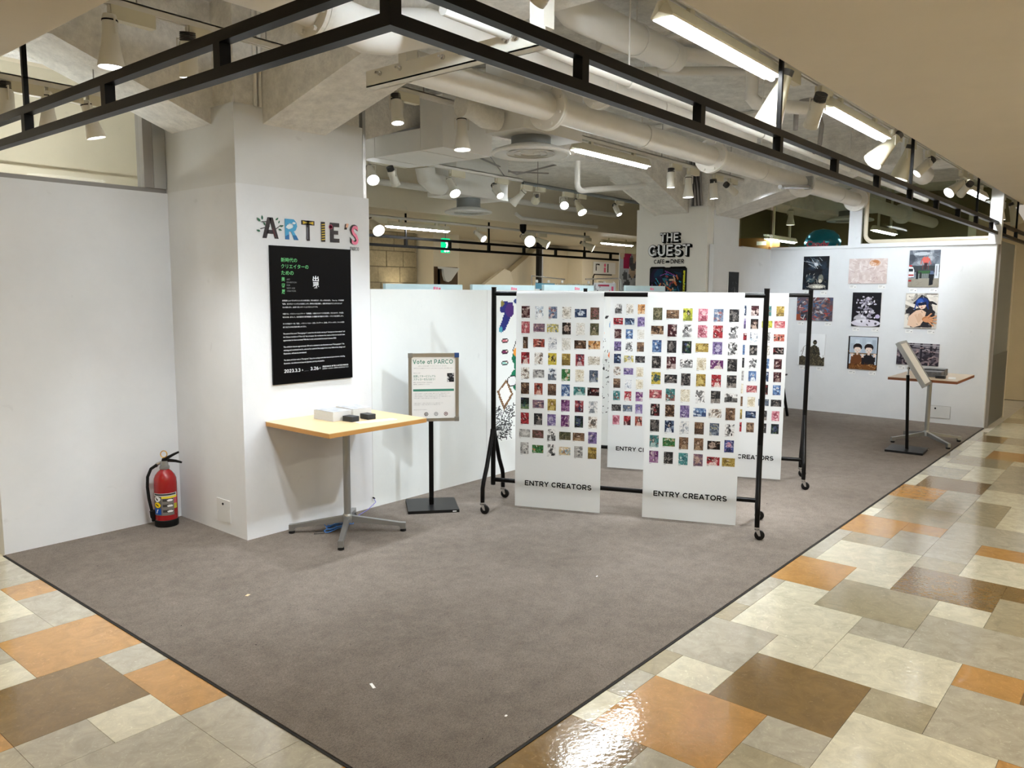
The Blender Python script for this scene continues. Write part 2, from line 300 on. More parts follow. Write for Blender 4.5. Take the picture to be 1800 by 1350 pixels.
def bold_text(name, body, m, parent, x, z, y, h, width, wt=0.215, grow=0.0, gap=0.10, th=0.0006):
    """body fitted to width, cap height h, base line at (x, z) in the local XZ plane"""
    tot = sum(GL[c][0] for c in body) + gap * (len(body) - 1); sx = width / tot; b = MB(); X = 0.0
    for c in body:
        for pl in GL[c][1]:
            P = [Vector(((X + p[0]) * sx, p[1] * h)) for p in pl]; hw = wt * h / 2 + grow; n = len(P); closed = (P[0] - P[-1]).length < 1e-6
            if grow > 0 and not closed: P[0] = P[0] + (P[0] - P[1]).normalized() * grow; P[-1] = P[-1] + (P[-1] - P[-2]).normalized() * grow
            lr = []
            for i in range(n):
                d0 = (P[i] - P[i - 1]).normalized() if i > 0 else ((P[0] - P[-2]).normalized() if closed else (P[1] - P[0]).normalized())
                d1 = (P[i + 1] - P[i]).normalized() if i < n - 1 else ((P[1] - P[0]).normalized() if closed else d0)
                t_ = (d0 + d1).normalized(); nn = Vector((-t_.y, t_.x)); k = hw / max(0.5, nn.dot(Vector((-d0.y, d0.x)))); lr.append((P[i] + nn * k, P[i] - nn * k))
            for i in range(n - 1):
                q = [lr[i][0], lr[i + 1][0], lr[i + 1][1], lr[i][1]]; b.poly([(x + v.x, y, z + v.y) for v in q])
        X += GL[c][0] + gap
    return b.build(name, m, parent)

# ---- little painter: pictures are grids of coloured faces -------------------
class Pic:
    def __init__(s, w, h, bg):
        s.w, s.h = w, h; s.a = np.zeros((h, w, 3)); s.a[:] = np.array(bg) / 255.0
        s.V, s.U = np.meshgrid((np.arange(h) + .5) / h, (np.arange(w) + .5) / w, indexing='ij')
        s.asp = h / w
    def put(s, mask, c, a=1.0):
        s.a[mask] = s.a[mask] * (1 - a) + np.array(c) / 255.0 * a; return s
    def ell(s, cx, cy, rx, ry, c, a=1.0, rot=0.0):
        dx, dy = s.U - cx, (s.V - cy) * s.asp; q, k = math.cos(rot), math.sin(rot)
        return s.put((((dx * q + dy * k) / rx) ** 2 + ((-dx * k + dy * q) / (ry * s.asp)) ** 2) < 1, c, a)
    def rect(s, x0, y0, x1, y1, c, a=1.0): return s.put((s.U >= x0) & (s.U < x1) & (s.V >= y0) & (s.V < y1), c, a)
    def line(s, x0, y0, x1, y1, wd, c, a=1.0):
        ax, ay = x1 - x0, (y1 - y0) * s.asp; L2 = max(ax * ax + ay * ay, 1e-9)
        px, py = s.U - x0, (s.V - y0) * s.asp; t = np.clip((px * ax + py * ay) / L2, 0, 1)
        return s.put(((px - t * ax) ** 2 + (py - t * ay) ** 2) < wd * wd, c, a)
    def poly(s, pts, c, a=1.0):
        ins = np.zeros(s.U.shape, bool); n = len(pts); j = n - 1
        for i in range(n):
            xi, yi = pts[i]; xj, yj = pts[j]
            if yi != yj: ins ^= ((yi > s.V) != (yj > s.V)) & (s.U < (xj - xi) * (s.V - yi) / (yj - yi) + xi)
            j = i
        return s.put(ins, c, a)
    def grad(s, c0, c1):
        t = s.V[..., None]; s.a[:] = (np.array(c0) * (1 - t) + np.array(c1) * t) / 255.0; return s
    def blotch(s, rng, cols, n, r0, r1, a=0.8):
        for _ in range(n):
            c = cols[rng.randrange(len(cols))]; s.ell(rng.random(), rng.random(), rng.uniform(r0, r1), rng.uniform(r0, r1) * .7, c, a, rng.uniform(0, 3))
        return s
    def strokes(s, rng, cols, n, ln, wd, a=0.9, box=(0, 0, 1, 1)):
        for _ in range(n):
            x, y = rng.uniform(box[0], box[2]), rng.uniform(box[1], box[3]); t = rng.uniform(0, 6.28)
            s.line(x, y, x + math.cos(t) * ln * rng.uniform(.4, 1), y + math.sin(t) * ln * rng.uniform(.4, 1), wd, cols[rng.randrange(len(cols))], a)
        return s
    def mesh(s, name, w, h):
        W, H = s.w, s.h; xs = np.linspace(0, w, W + 1); zs = np.linspace(h, 0, H + 1)
        vx, vz = np.meshgrid(xs, zs); v = np.stack([vx.ravel(), np.zeros(vx.size), vz.ravel()], 1)
        i = np.arange(H)[:, None] * (W + 1) + np.arange(W)[None, :]
        f = np.stack([i, i + W + 1, i + W + 2, i + 1], -1).reshape(-1, 4)
        me = bpy.data.meshes.new(name); me.from_pydata(v.tolist(), [], f.tolist())
        a = np.clip(s.a, 0, 1); l = np.where(a <= .04045, a / 12.92, ((a + .055) / 1.055) ** 2.4).reshape(-1, 3)
        col = np.ones((len(f), 4, 4)); col[:, :, :3] = l[:, None, :]
        ca = me.color_attributes.new('Col', 'FLOAT_COLOR', 'CORNER'); ca.data.foreach_set('color', col.astype(np.float32).ravel())
        me.materials.append(M['art']); return me
def picture(name, pic, w, h, parent, x, z, y=-0.001):
    o = bpy.data.objects.new(name, pic.mesh(name, w, h)); COL.objects.link(o); o.parent = parent; o.location = (x, y, z); return o

# ================================================================ STRUCTURE
# ---- floor: base slab with every linoleum tile as a piece
TM, TX, TY = 0.2490, 0.036, -0.103          # tile module and grid origin
floor = struct(B('floor', M['screed'], None, -6, 18, -6, 14, -0.12, -0.008))
tiles = {}
def put(i0, i1, j0, j1, c):
    t = (i0, i1, j0, j1, c)
    for i in range(i0, i1):
        for j in range(j0, j1): tiles[(i, j)] = t
RIGHT = [(5,7,1,3,'B'),(3,5,0,2,'O'),(1,3,-1,1,'B'),(3,4,-1,0,'C'),(4,5,-1,0,'G'),(5,6,-1,0,'T'),(5,6,0,1,'C'),(6,8,-1,1,'G'),(8,9,-1,0,'T'),(9,11,-1,0,'G'),(8,10,0,2,'C'),(7,8,1,2,'C'),
 (10,11,0,1,'C'),(11,13,-1,1,'O'),(10,12,1,3,'T'),(9,10,2,3,'G'),(7,9,2,4,'C'),(6,7,3,4,'T'),(4,6,3,5,'C'),(4,5,2,3,'G'),(2,4,2,4,'T'),(1,3,1,2,'G'),(9,11,3,5,'G'),(11,12,3,4,'C'),(11,13,4,6,'T'),(8,9,4,5,'O'),(6,8,4,6,'G'),(5,6,5,6,'O'),
 (12,14,2,4,'B'),(13,15,0,2,'C'),(12,13,1,2,'C'),(13,16,-1,0,'G'),(16,18,-1,1,'O'),(17,18,1,2,'O'),(15,17,1,2,'G'),(15,17,2,3,'G'),(14,15,2,3,'T'),(14,16,3,5,'C'),(16,17,3,5,'O'),(18,19,-1,0,'C'),(18,20,0,2,'T'),(19,21,-1,0,'T'),
 (17,19,2,4,'G'),(19,22,2,3,'T'),(20,21,0,1,'T'),(21,23,-1,1,'O'),(23,25,0,2,'B'),(22,23,1,2,'G'),(20,22,1,2,'G'),(22,24,2,4,'C'),(19,22,3,5,'C'),(23,25,-1,0,'C'),(25,27,-1,1,'G'),(25,28,1,2,'C'),(27,29,-1,0,'C'),(27,28,0,1,'C'),(28,30,0,2,'T'),(29,31,-1,0,'T'),(30,32,1,3,'O'),(30,33,0,1,'C'),(31,34,-1,0,'C'),(34,36,0,1,'B'),(34,36,-1,0,'G')]
LEFT = [(-1,1,-15,-13,'G'),(-1,1,-13,-12,'O'),(-1,1,-12,-10,'G'),(-3,-1,-13,-11,'C'),(-2,-1,-11,-10,'G'),(-4,-2,-11,-10,'G'),(-2,1,-10,-8,'O'),(-3,-2,-10,-9,'G'),(-3,-2,-9,-8,'C'),(-1,1,-8,-7,'G'),(-3,-1,-8,-6,'B'),(-1,1,-7,-5,'O'),(-2,-1,-6,-5,'C'),(-4,-3,-7,-6,'O'),(-3,-2,-6,-5,'G'),(-1,1,-5,-3,'G'),(-3,-1,-5,-3,'G'),(-1,1,-3,-2,'G'),(-3,-1,-3,-1,'G')]
rng = random.Random(5)
for t in RIGHT + LEFT: put(*t)
cells = [(i, j) for i in range(-14, 56) for j in range(-17, 12) if not (i >= 0 and j <= -2) and not (i >= 37 and j < 0)]
for i, j in cells:
    if (i, j) in tiles: continue
    c = rng.choice('OBCCCGGGTTC'); big = rng.random() < 0.55
    if big and all((a, b) not in tiles and (a, b) in set(((i, j), (i + 1, j), (i, j + 1), (i + 1, j + 1))) for a in (i, i + 1) for b in (j, j + 1)) and not (i + 1 >= 0 and j + 1 <= -2) and not (i < 0 <= i + 1 and j <= -1): put(i, i + 2, j, j + 2, c)
    else: put(i, i + 1, j, j + 1, c)
cpos = cm.translation; cinv = cm.inverted()
def infront(x, y):
    p = cinv @ Vector((x, y, 0))
    if p.z > -0.2: return False
    u, v = 900 + 1385.88 * p.x / -p.z, 675 - 1385.88 * p.y / -p.z
    return -160 < u < 1960 and v < 1520
far = MB(); far_keys = 'OBCGT'; seen = set(); lst = []
for t in tiles.values():
    if t in seen: continue
    seen.add(t); i0, i1, j0, j1, c = t
    x0, x1 = TX + i0 * TM, TX + i1 * TM; y1, y0 = TY - j0 * TM, TY - j1 * TM
    # the carpet covers x>0, y>0: cut the tile there
    if x1 > 0 and y1 > 0:
        if x0 < -0.01 and y0 > -0.30: x1 = min(x1, 0.0) if y0 >= -0.0 or j0 <= -3 else x1
        if y0 < -0.01 and x1 > 0: y1 = min(y1, 0.0)
    if x1 - x0 < 0.01 or y1 - y0 < 0.01 or (x0 >= -0.01 and y0 >= -0.01): continue
    lst.append((x0, x1, y0, y1, c, any(infront(x, y) for x in (x0, x1) for y in (y0, y1))))
near = sorted([t for t in lst if t[5]], key=lambda t: (t[0] - cpos.x) ** 2 + (t[2] - cpos.y) ** 2)
for k, (x0, x1, y0, y1, c, vis) in enumerate(near[:290]):
    g = 0.0009; B('floor_tile', TILE[c], floor, x0 + g, x1 - g, y0 + g, y1 - g, -0.008, 0.0 + 0.0002 * rng.random())
for (x0, x1, y0, y1, c, vis) in near[290:] + [t for t in lst if not t[5]]:
    far.mi = far_keys.index(c); far.box(x0, x1 - .001, y0, y1 - .001, -0.008, 0.0)
o = far.build('floor_tile_remainder', [TILE[k] for k in far_keys], floor); o['kind'] = 'stuff'

carpet = MB().prism([(0, 0), (9.55, 0), (9.55, 2.86), (1.137, 2.86), (1.137, 3.73), (0, 3.73)], 'z', -0.008, 0.006).build('carpet', M['carpet'])
tag(carpet, 'worn taupe grey carpet laid inside the exhibition area', 'carpet')
edge = MB().box(-0.012, 0.0, -0.012, 3.73, -0.004, 0.0035).box(0, 9.55, -0.012, 0.0, -0.004, 0.0035).build('edge_shadow', M['black2'], carpet)  # dark strip painting in the shadow line at the carpet's step

# ---- walls
wl = struct(B('wall_left', M['white'], None, 0.0, 1.137, 3.73, 3.86, 0, 2.305))
pc = struct(B('wall_column', M['white'], None, 1.137, 2.203, 2.86, 3.86, 0, 2.311))
B('upper_cladding', M['white2'], pc, 1.142, 2.157, 2.866, 3.85, 2.311, 2.802)
B('corner_channel', M['alu'], pc, 2.157, 2.185, 2.864, 2.90, 2.311, 2.93)
# small access hatch on the side of the column
MB().box(1.131, 1.139, 3.053, 3.217, 0.083, 0.236).bevel(0.002, 1).build('hatch_cover', M['white2'], pc)
MB().lathe([(0, 0), (0.0085, 0), (0.0085, 0.004), (0, 0.004)], (1.1305, 3.137, 0.205), (-1, 0, 0), 14).build('hatch_hole', M['black'], pc)
wb = struct(B('wall_back', M['partition'], None, 2.203, 7.657, 2.86, 2.93, 0, 1.658))
for k, x in enumerate((2.206, 3.5, 4.7, 5.9)):
    B('joint_strip', M['white2'], wb, x, x + 0.006, 2.8585, 2.861, 0, 1.658)
c2 = struct(B('wall_column_rear', M['colwhite'], None, 7.657, 8.58, 2.866, 3.888, 0, 2.73))
B('side_cladding', M['white'], c2, 7.83, 8.585, 2.858, 2.868, 2.255, 2.69)
ws = struct(B('wall_side', M['white'], None, 7.72, 9.55, 2.80, 2.858, 0, 2.255))
wf = struct(B('wall_far', M['white'], None, 9.55, 9.63, 0.0, 2.80, 0, 2.255))
MB().box(9.544, 9.552, 0.374, 0.638, 0.076, 0.229).bevel(0.002, 1).build('hatch_cover', M['white2'], wf)
MB().box(9.5435, 9.5445, 0.370, 0.642, 0.072, 0.076).box(9.5435, 9.5445, 0.370, 0.642, 0.229, 0.232).box(9.5435, 9.5445, 0.370, 0.374, 0.072, 0.232).build('hatch_joint', M['grey_trim'], wf)
MB().lathe([(0, 0), (0.011, 0), (0.011, 0.004), (0, 0.004)], (9.5435, 0.545, 0.195), (-1, 0, 0), 14).build('hatch_hole', M['black'], wf)
# corridor wall running on beyond the far wall
wr = struct(B('wall_right', M['steelpanel'], None, 9.64, 10.75, -0.02, 0.10, 0, 2.30))
B('dado_panel', M['dado'], wr, 9.64, 10.75, -0.03, -0.02, 0.02, 0.90)
B('corner_post', M['grey_trim'], wr, 9.63, 9.655, -0.034, 0.0, 0, 2.30)
B('end_trim', M['cream'], wr, 10.75, 10.80, -0.034, 0.10, 0, 2.30)
wr2 = struct(B('wall_recess', M['cream'], None, 10.80, 14.5, 0.45, 0.55, 0, 2.77))
d1 = struct(B('door_1', M['beige'], None, 11.25, 12.3, 0.40, 0.46, 0.02, 2.12)); 
MB().box(11.17, 11.25, 0.38, 0.46, 0, 2.2).box(12.3, 12.38, 0.38, 0.46, 0, 2.2).box(11.17, 12.38, 0.38, 0.46, 2.12, 2.2).build('door_frame', M['cream'], d1)
B('wall_corridor_return', M['beige'], None, 12.9, 13.0, -0.05, 0.45, 0, 2.77)['kind'] = 'structure'
B('wall_corridor_end', M['beige'], None, 17.0, 17.1, -5, 0.5, 0, 2.77)['kind'] = 'structure'
# walls of the mall behind the viewer close the space
B('wall_mall_front', M['beige'], None, -6, 17, -4.6, -4.5, 0, 2.77)['kind'] = 'structure'
B('wall_mall_left', M['beige'], None, -4.7, -4.6, -4.5, 10.2, 0, 2.77)['kind'] = 'structure'

# ---- ceilings
cl = struct(B('ceiling', M['slab'], None, -0.3, 17, -0.3, 7.0, 3.45, 3.6))
struct(B('ceiling_corridor', M['soffit'], None, -6, 17, -4.6, -0.15, 2.767, 3.45))
struct(B('ceiling_corridor_left', M['soffit'], None, -4.7, -0.15, -0.15, 10.3, 2.767, 3.45))
struct(B('ceiling_corridor_rear', M['cream'], None, -0.15, 17, 6.80, 12.2, 2.775, 3.45))

# ---- haunched concrete beams on the two columns
bx = MB().prism([(-0.15, 3.45), (-0.15, 3.03), (0.22, 3.03), (1.137, 2.70), (2.157, 2.70), (3.10, 3.03), (6.55, 3.03), (7.657, 2.65), (8.58, 2.65), (9.70, 3.03), (16.9, 3.03), (16.9, 3.45)], 'y', 3.131, 3.637).build('concrete_beam', M['conc'])
tag(bx, 'long haunched concrete beam running over both columns', 'beam')
by1 = MB().prism([(-0.15, 3.45), (-0.15, 3.10), (1.35, 3.10), (2.866, 2.70), (3.13, 2.70), (3.13, 3.45)], 'x', 1.347, 1.83).build('concrete_beam', M['conc'])
tag(by1, 'haunched concrete beam rising towards the corridor from the lettered column', 'beam')
by2 = MB().prism([(-0.15, 3.45), (-0.15, 3.06), (1.35, 3.06), (2.858, 2.625), (3.13, 2.625), (3.13, 3.45)], 'x', 7.86, 8.54).build('concrete_beam', M['conc'])
tag(by2, 'haunched concrete beam over the side of the cafe sign column', 'beam')
bs = B('concrete_beam', M['conc'], None, 2.88, 3.40, 3.64, 6.8, 2.98, 3.45); tag(bs, 'square concrete cross beam above the white duct box', 'beam')
MB().box(1.16, 2.14, 2.88, 3.84, 2.80, 3.45).build('column_core', M['conc'], pc)
MB().box(7.66, 8.57, 2.88, 3.86, 2.73, 3.45).build('column_core', M['conc'], c2)
# conduits strapped to the column core
MB().tube([(1.30, 2.868, 2.80), (1.30, 2.868, 3.44)], 0.012).tube([(1.335, 2.868, 2.80), (1.335, 2.868, 3.44)], 0.012).build('conduit', M['pipe'], pc)

# ---- glazing above the left wall
w1 = struct(MB().box(0.0, 1.0, 3.79, 3.80, 2.325, 3.0).build('window_1', M['glass']))
MB().box(-0.02, 1.14, 3.755, 3.83, 2.305, 2.335).box(-0.02, 0.012, 3.755, 3.83, 2.335, 3.0).box(0.985, 1.05, 3.74, 3.84, 2.335, 3.03).build('window_frame', M['grey_trim'], w1)
B('window_post', M['alu'], w1, 1.05, 1.137, 3.735, 3.85, 2.335, 3.03)
wk = struct(B('wall_storeroom', M['cream'], None, -0.4, 2.2, 5.5, 5.6, 0, 3.45))
MB().box(-0.4, 2.0, 5.44, 5.5, 2.50, 2.615).bevel(0.012).build('cornice', M['cream'], wk)
B('side_panel', M['cream'], wk, 1.78, 1.95, 5.42, 5.5, 0, 2.58)

# ---- glazing above the far wall and beside the rear column
w2 = struct(MB().box(9.586, 9.594, 1.74, 2.80, 2.29, 3.05).build('window_2', M['glassd']))
w3 = struct(MB().box(9.586, 9.594, 0.10, 1.58, 2.29, 3.05).build('window_3', M['glassd']))
w4 = struct(MB().box(8.58, 9.55, 2.825, 2.833, 2.26, 3.05).build('window_4', M['glassd']))
B('window_sill', M['white'], w2, 9.535, 9.645, 1.58, 2.80, 2.255, 2.292)
B('window_sill', M['white'], w3, 9.53, 9.65, -0.03, 1.58, 2.255, 2.308, bev=0.006)
B('window_sill', M['white2'], w4, 8.58, 9.55, 2.80, 2.86, 2.255, 2.268)
B('window_post', M['white'], w2, 9.55, 9.63, 1.58, 1.74, 2.255, 2.95)
B('window_post', M['white'], w3, 9.55, 9.65, -0.03, 0.10, 2.305, 3.2)
# rounded inner frame of the right-hand pane
pts = [(9.575, 1.53, 3.0), (9.575, 1.53, 2.50)] + [(9.575, 1.53 - 0.11 * (1 - math.cos(a)), 2.44 - 0.11 * math.sin(a)) for a in (0.2, 0.5, 0.8, 1.1, 1.4, 1.57)] + [(9.575, 0.10, 2.33)]
MB().tube(pts, 0.028, 8).build('rounded_frame', M['cream'], w3, smooth=True)
# back room behind that glass
struct(B('wall_backroom', M['olive'], None, 14.0, 14.1, 0.5, 8, 0, 3.45))
struct(B('wall_backroom_side', M['olive'], None, 9.64, 14.0, 4.6, 4.7, 0, 3.45))

# ---- black lintel frame hung over the edge of the carpet: two rails and posts
def lintel(name, label, loc, runs, zlo, zhi, s, posts, rods, ztop):
    """runs: list of (x0,x1,y0,y1) of the rails, posts/rods: list of (x,y)"""
    t = thing(name, label, 'frame', loc)
    lx, ly, lz = loc
    for (x0, x1, y0, y1) in runs:
        for z in (zlo, zhi): B('rail', M['black'], t, x0 - lx, x1 - lx, y0 - ly, y1 - ly, z - lz, z + 0.038 - lz, bev=0.001, seg=1)
    for (x, y) in posts: B('post', M['black'], t, x - s / 2 - lx, x + s / 2 - lx, y - s / 2 - ly, y + s / 2 - ly, zlo + 0.038 - lz, zhi - lz)
    for (x, y) in rods: B('hanger_rod', M['black'], t, x - .011 - lx, x + .011 - lx, y - .011 - ly, y + .011 - ly, zhi + 0.038 - lz, ztop - lz)
    return t
ps = 0.042
px = [(0.80 - 0.93 + 0.93 * k + 0.022, 0.021) for k in range(1, 13)]
py = [(-0.089, 0.889 + 0.891 * k) for k in range(0, 4)]
lintel('lintel_frame', 'black steel ladder frame hung over the carpet corner nearest the viewer', (-0.089, 0.021, 2.368), [(-0.11, 12.3, 0.0, 0.042), (-0.11, -0.068, 0.042, 3.9)], 2.368, 2.487, 0.042,
       [(-0.089, 0.021)] + px + py, [px[2], px[5], px[8], px[11], py[2]], 3.45)
px2 = [(6.45 - 0.925 + 0.925 * k, 7.1) for k in range(0, 8)]
lintel('lintel_frame', 'black ladder frame hanging in the far corridor beyond the partition', (6.45, 7.1, 2.27), [(4.6, 13.0, 7.08, 7.12)], 2.275, 2.40, 0.042, px2, [px2[1], px2[3], px2[6]], 2.775)

# ================================================================ CEILING SERVICES
def flange(b, x, y, z, r, w=0.022):
    b.lathe([(0, -w), (r, -w), (r, -0.002), (r * 0.97, -0.001), (r * 0.97, 0.001), (r, 0.002), (r, w), (0, w)], (x, y, z), (1, 0, 0), 28)
    for k in range(8):
        a = 2 * math.pi * (k + .5) / 8; q = (r * 0.82)
        b.lathe([(0, -w - .014), (0.011, -w - .014), (0.011, w + .014), (0, w + .014)], (x, y + math.cos(a) * q, z + math.sin(a) * q), (1, 0, 0), 6)
def pipe_thing(name, label, path, r, fl=(), fr=0.15, m='pipe', hang=(), n=20, slab=3.45):
    p0 = Vector(path[0]); t = thing(name, label, 'pipe', path[0])
    MB().tube([Vector(p) - p0 for p in path], r, n).build('pipe_run', M[m], t, smooth=True)
    for (x, y, z) in fl:
        b = MB(); flange(b, x - p0.x, y - p0.y, z - p0.z, fr); b.build('flange', M[m], t)
    r0 = r[-1] if isinstance(r, list) else r
    for (x, y, z) in hang:
        MB().tube([(x - p0.x, y - p0.y, z - p0.z), (x - p0.x, y - p0.y, slab - p0.z)], 0.005, 6).lathe([(r0 + .004, -.012), (r0 + .008, -.012), (r0 + .008, .012), (r0 + .004, .012)], (x - p0.x, y - p0.y, z - p0.z), (1, 0, 0), 20).build('pipe_hanger', M[m], t)
    return t
pipe_thing('flanged_pipe', 'long fat flanged pipe running straight past the round air diffuser', [(1.45, 1.6, 2.865), (13.6, 1.6, 2.865)], 0.088, [(x, 1.6, 2.865) for x in (2.69, 5.10, 7.37, 9.30, 11.6)], 0.15, hang=[(3.9, 1.6, 2.865), (6.2, 1.6, 2.865), (8.6, 1.6, 2.865)])
pipe_thing('flanged_pipe', 'fat pipe with segmented elbow bulging behind the corner of the black frame', [(-0.14, 1.3, 2.88), (0.55, 1.3, 2.88), (0.74, 1.3, 2.865), (0.88, 1.3, 2.85), (1.02, 1.3, 2.87), (1.16, 1.3, 2.925), (1.30, 1.3, 2.965), (1.48, 1.3, 2.975), (5.2, 1.3, 2.975)], [0.085, 0.085, 0.092, 0.098, 0.098, 0.098, 0.092, 0.085, 0.085], [(0.60, 1.3, 2.88), (2.86, 1.3, 2.975)], 0.135, hang=[(3.6, 1.3, 2.975)])
t = pipe_thing('capped_pipe', 'fat white pipe with closed end beside the nearest fluorescent light', [(2.02, 1.0, 3.44), (2.02, 1.0, 3.32), (2.06, 1.0, 3.25), (2.14, 1.0, 3.215), (2.25, 1.0, 3.205), (3.30, 1.0, 3.205)], [0.10, 0.10, 0.104, 0.104, 0.098, 0.094], m='pipew', hang=[(2.8, 1.0, 3.205)])
MB().lathe([(0, 1.33), (0.05, 1.325), (0.085, 1.30), (0.099, 1.27), (0.099, 1.2), (0.094, 1.2)], (-0.05, 0, -0.235), (1, 0, 0), 24).build('end_cap', M['pipew'], t, smooth=True)
pipe_thing('conduit_pipe', 'slim white conduit running level behind the right run of black frame', [(0.9, 0.8, 2.845), (9.5, 0.8, 2.825)], 0.026, m='pipew', n=12, hang=[(2.4, 0.8, 2.842), (4.3, 0.8, 2.838), (6.4, 0.8, 2.833)])
pipe_thing('conduit_pipe', 'bright thin conduit passing above the steel bracket at the frame corner', [(0.5, 1.05, 3.02), (1.42, 1.05, 3.02)], 0.018, m='pipew', n=10)
pipe_thing('drain_pipe', 'bent white drain pipe with two elbows hanging in front of the long beam', [(5.44, 3.3, 3.03), (5.44, 3.3, 2.80), (5.45, 3.3, 2.76), (5.48, 3.3, 2.738), (5.53, 3.3, 2.733), (6.70, 3.3, 2.90), (6.80, 3.3, 2.918), (6.84, 3.3, 2.95)], 0.032, m='pipew', n=14)
pipe_thing('wall_pipe', 'white horizontal pipe fixed to the rear bulkhead below the spotlights', [(5.0, 6.70, 3.11), (11.5, 6.70, 3.11)], 0.045, m='pipew', n=14, fl=[(6.95, 6.70, 3.11)], fr=0.052)
pipe_thing('drop_pipe', 'elbowed pipe hanging from the slab behind the white cone spotlight', [(3.2, 1.55, 3.38), (4.2, 0.95, 3.38), (4.28, 0.90, 3.37), (4.30, 0.89, 3.33), (4.30, 0.89, 3.12), (4.33, 0.86, 3.08), (4.40, 0.80, 3.07), (4.75, 0.55, 3.07), (4.80, 0.52, 3.09), (4.80, 0.52, 3.2)], 0.05, m='pipe', n=14)
pipe_thing('sprinkler_pipe', 'straight pipe crossing under the slab towards the corridor edge', [(3.1, 2.8, 3.37), (5.3, -0.1, 3.37)], 0.035, n=12)
pipe_thing('flexible_hose', 'looped grey flexible hose curling above the second fluorescent light', [(4.85, 0.75, 2.95), (4.85, 0.75, 3.08), (4.95, 0.75, 3.19), (5.15, 0.75, 3.24), (5.35, 0.75, 3.19), (5.45, 0.75, 3.08), (5.42, 0.75, 2.92), (5.30, 0.75, 2.84)], 0.02, m='grey_trim', n=10)
pipe_thing('vent_pipe', 'fat white elbow pipe dropping beside the corridor edge near the far wall', [(7.2, 0.45, 3.44), (7.2, 0.45, 3.05), (7.24, 0.45, 2.97), (7.35, 0.45, 2.92), (7.75, 0.45, 2.90)], 0.10, m='pipew', n=18)

# lit steel channel bracket carrying the pipes
t = thing('pipe_bracket', 'bright white steel channel bracket with bolts under the pipes', 'bracket', (1.36, 1.2, 2.76))
MB().box(-0.035, -0.028, -0.62, 0.62, 0, 0.085).box(-0.035, 0.035, -0.62, 0.62, 0, 0.006).box(0.028, 0.035, -0.62, 0.62, 0, 0.05).build('channel', M['lampw'], t)
for y in (-0.46, -0.40, -0.10, 0.02, 0.34, 0.50):
    MB().lathe([(0, 0), (.013, 0), (.013, .01), (.007, .012), (.007, .035), (0, .035)], (-0.036, y, 0.055), (-1, 0, 0), 8).build('bolt', M['chrome'], t)
B('drop_post', M['lampw'], t, -0.03, 0.05, -0.61, -0.53, 0.085, 0.69)
B('drop_post', M['lampw'], t, -0.03, 0.05, 0.30, 0.36, 0.085, 0.34)
# galvanised strut near the rear column
t = thing('steel_strut', 'short galvanised strut clamped across the flanged pipe', 'bracket', (6.9, 1.5, 2.77))
MB().tube([(-0.42, 0, -0.04), (0.45, 0, 0.05)], 0.022, 10).build('strut_bar', M['chrome'], t, smooth=True); B('clamp', M['castalu'], t, 0.40, 0.50, -.03, .05, 0.02, 0.16)

# ---- ducts and round air diffusers
t = thing('duct_box', 'white rectangular duct box hanging beside the lettered column', 'duct', (2.856, 2.75, 2.757))
MB().box(0, 0.574, 0.25, 1.0, 0, 0.17).build('duct_body', M['duct'], t); B('duct_riser', M['duct'], t, 0, 0.574, 0, 0.25, 0, 0.40)
MB().box(-0.004, 0.578, 0.246, 0.256, -0.004, 0.172).box(-0.004, 0.578, 0.80, 0.812, -0.004, 0.172).build('duct_seam', M['duct'], t)
t = thing('duct_box', 'wide white duct feeding the nearest round diffuser', 'duct', (2.84, 1.93, 2.80))
MB().box(0, 0.72, 0, 0.36, 0, 0.64).build('duct_body', M['duct'], t)
MB().tube([(-0.33, 0.30, 0.13), (-0.24, 0.29, 0.14), (-0.12, 0.26, 0.09), (-0.01, 0.22, 0.08)], [0.075, 0.08, 0.085, 0.08], 18).build('insulated_hose', M['insul'], t, smooth=True)
t = thing('duct_box', 'white duct stub above the diffuser by the rear bulkhead', 'duct', (5.35, 5.0, 2.80)); MB().box(0, 0.95, 0, 0.5, 0, 0.65).build('duct_body', M['duct'], t); MB().tube([(-0.28, 0.25, 0.3), (-0.25, 0.25, 0.18), (-0.12, 0.25, 0.12), (0.0, 0.25, 0.12)], 0.12, 16).build('duct_elbow', M['duct'], t, smooth=True)
t = thing('duct_box', 'white duct seen through the glass above the dark backroom diffuser', 'duct', (10.35, 1.75, 2.86)); MB().box(0, 0.9, 0, 0.75, 0, 0.58).build('duct_body', M['duct'], t)
def diffuser(label, x, y, z, r, neck):
    t = thing('air_diffuser', label, 'air vent', (x, y, z), group='round ceiling diffusers')
    MB().lathe([(r * .52, 0.05), (r * .5, 0.07), (r * .5, neck), (0, neck)], n=32).build('neck', M['ductgrey'], t, smooth=True)
    MB().lathe([(r * .52, 0.055), (r * .75, 0.035), (r * .97, 0.012), (r, 0.0), (r * .99, -0.012), (r * .93, -0.018), (r * .88, -0.006), (r * .62, 0.02), (0, 0.02)], n=40).build('rim', M['dwhite'], t, smooth=True)
    for q in (0.60, 0.42, 0.25):
        MB().lathe([(r * q, -0.012), (r * (q + .02), -0.006), (r * (q - .10), 0.018), (r * (q - .13), 0.018)], n=32).build('cone_ring', M['dwhite'], t, smooth=True)
    MB().lathe([(0, -0.008), (r * .08, -0.006), (r * .1, 0.005), (0, 0.015)], n=16).build('centre_knob', M['dwhite'], t, smooth=True)
    return t
diffuser('large round air diffuser with grey neck nearest the viewer', 3.159, 2.118, 2.685, 0.30, 0.12)
diffuser('smaller looking round diffuser in front of the rear bulkhead', 5.804, 5.23, 2.635, 0.30, 0.17)
diffuser('round diffuser in the dark room behind glass over the far wall', 10.75, 2.10, 2.73, 0.33, 0.14)

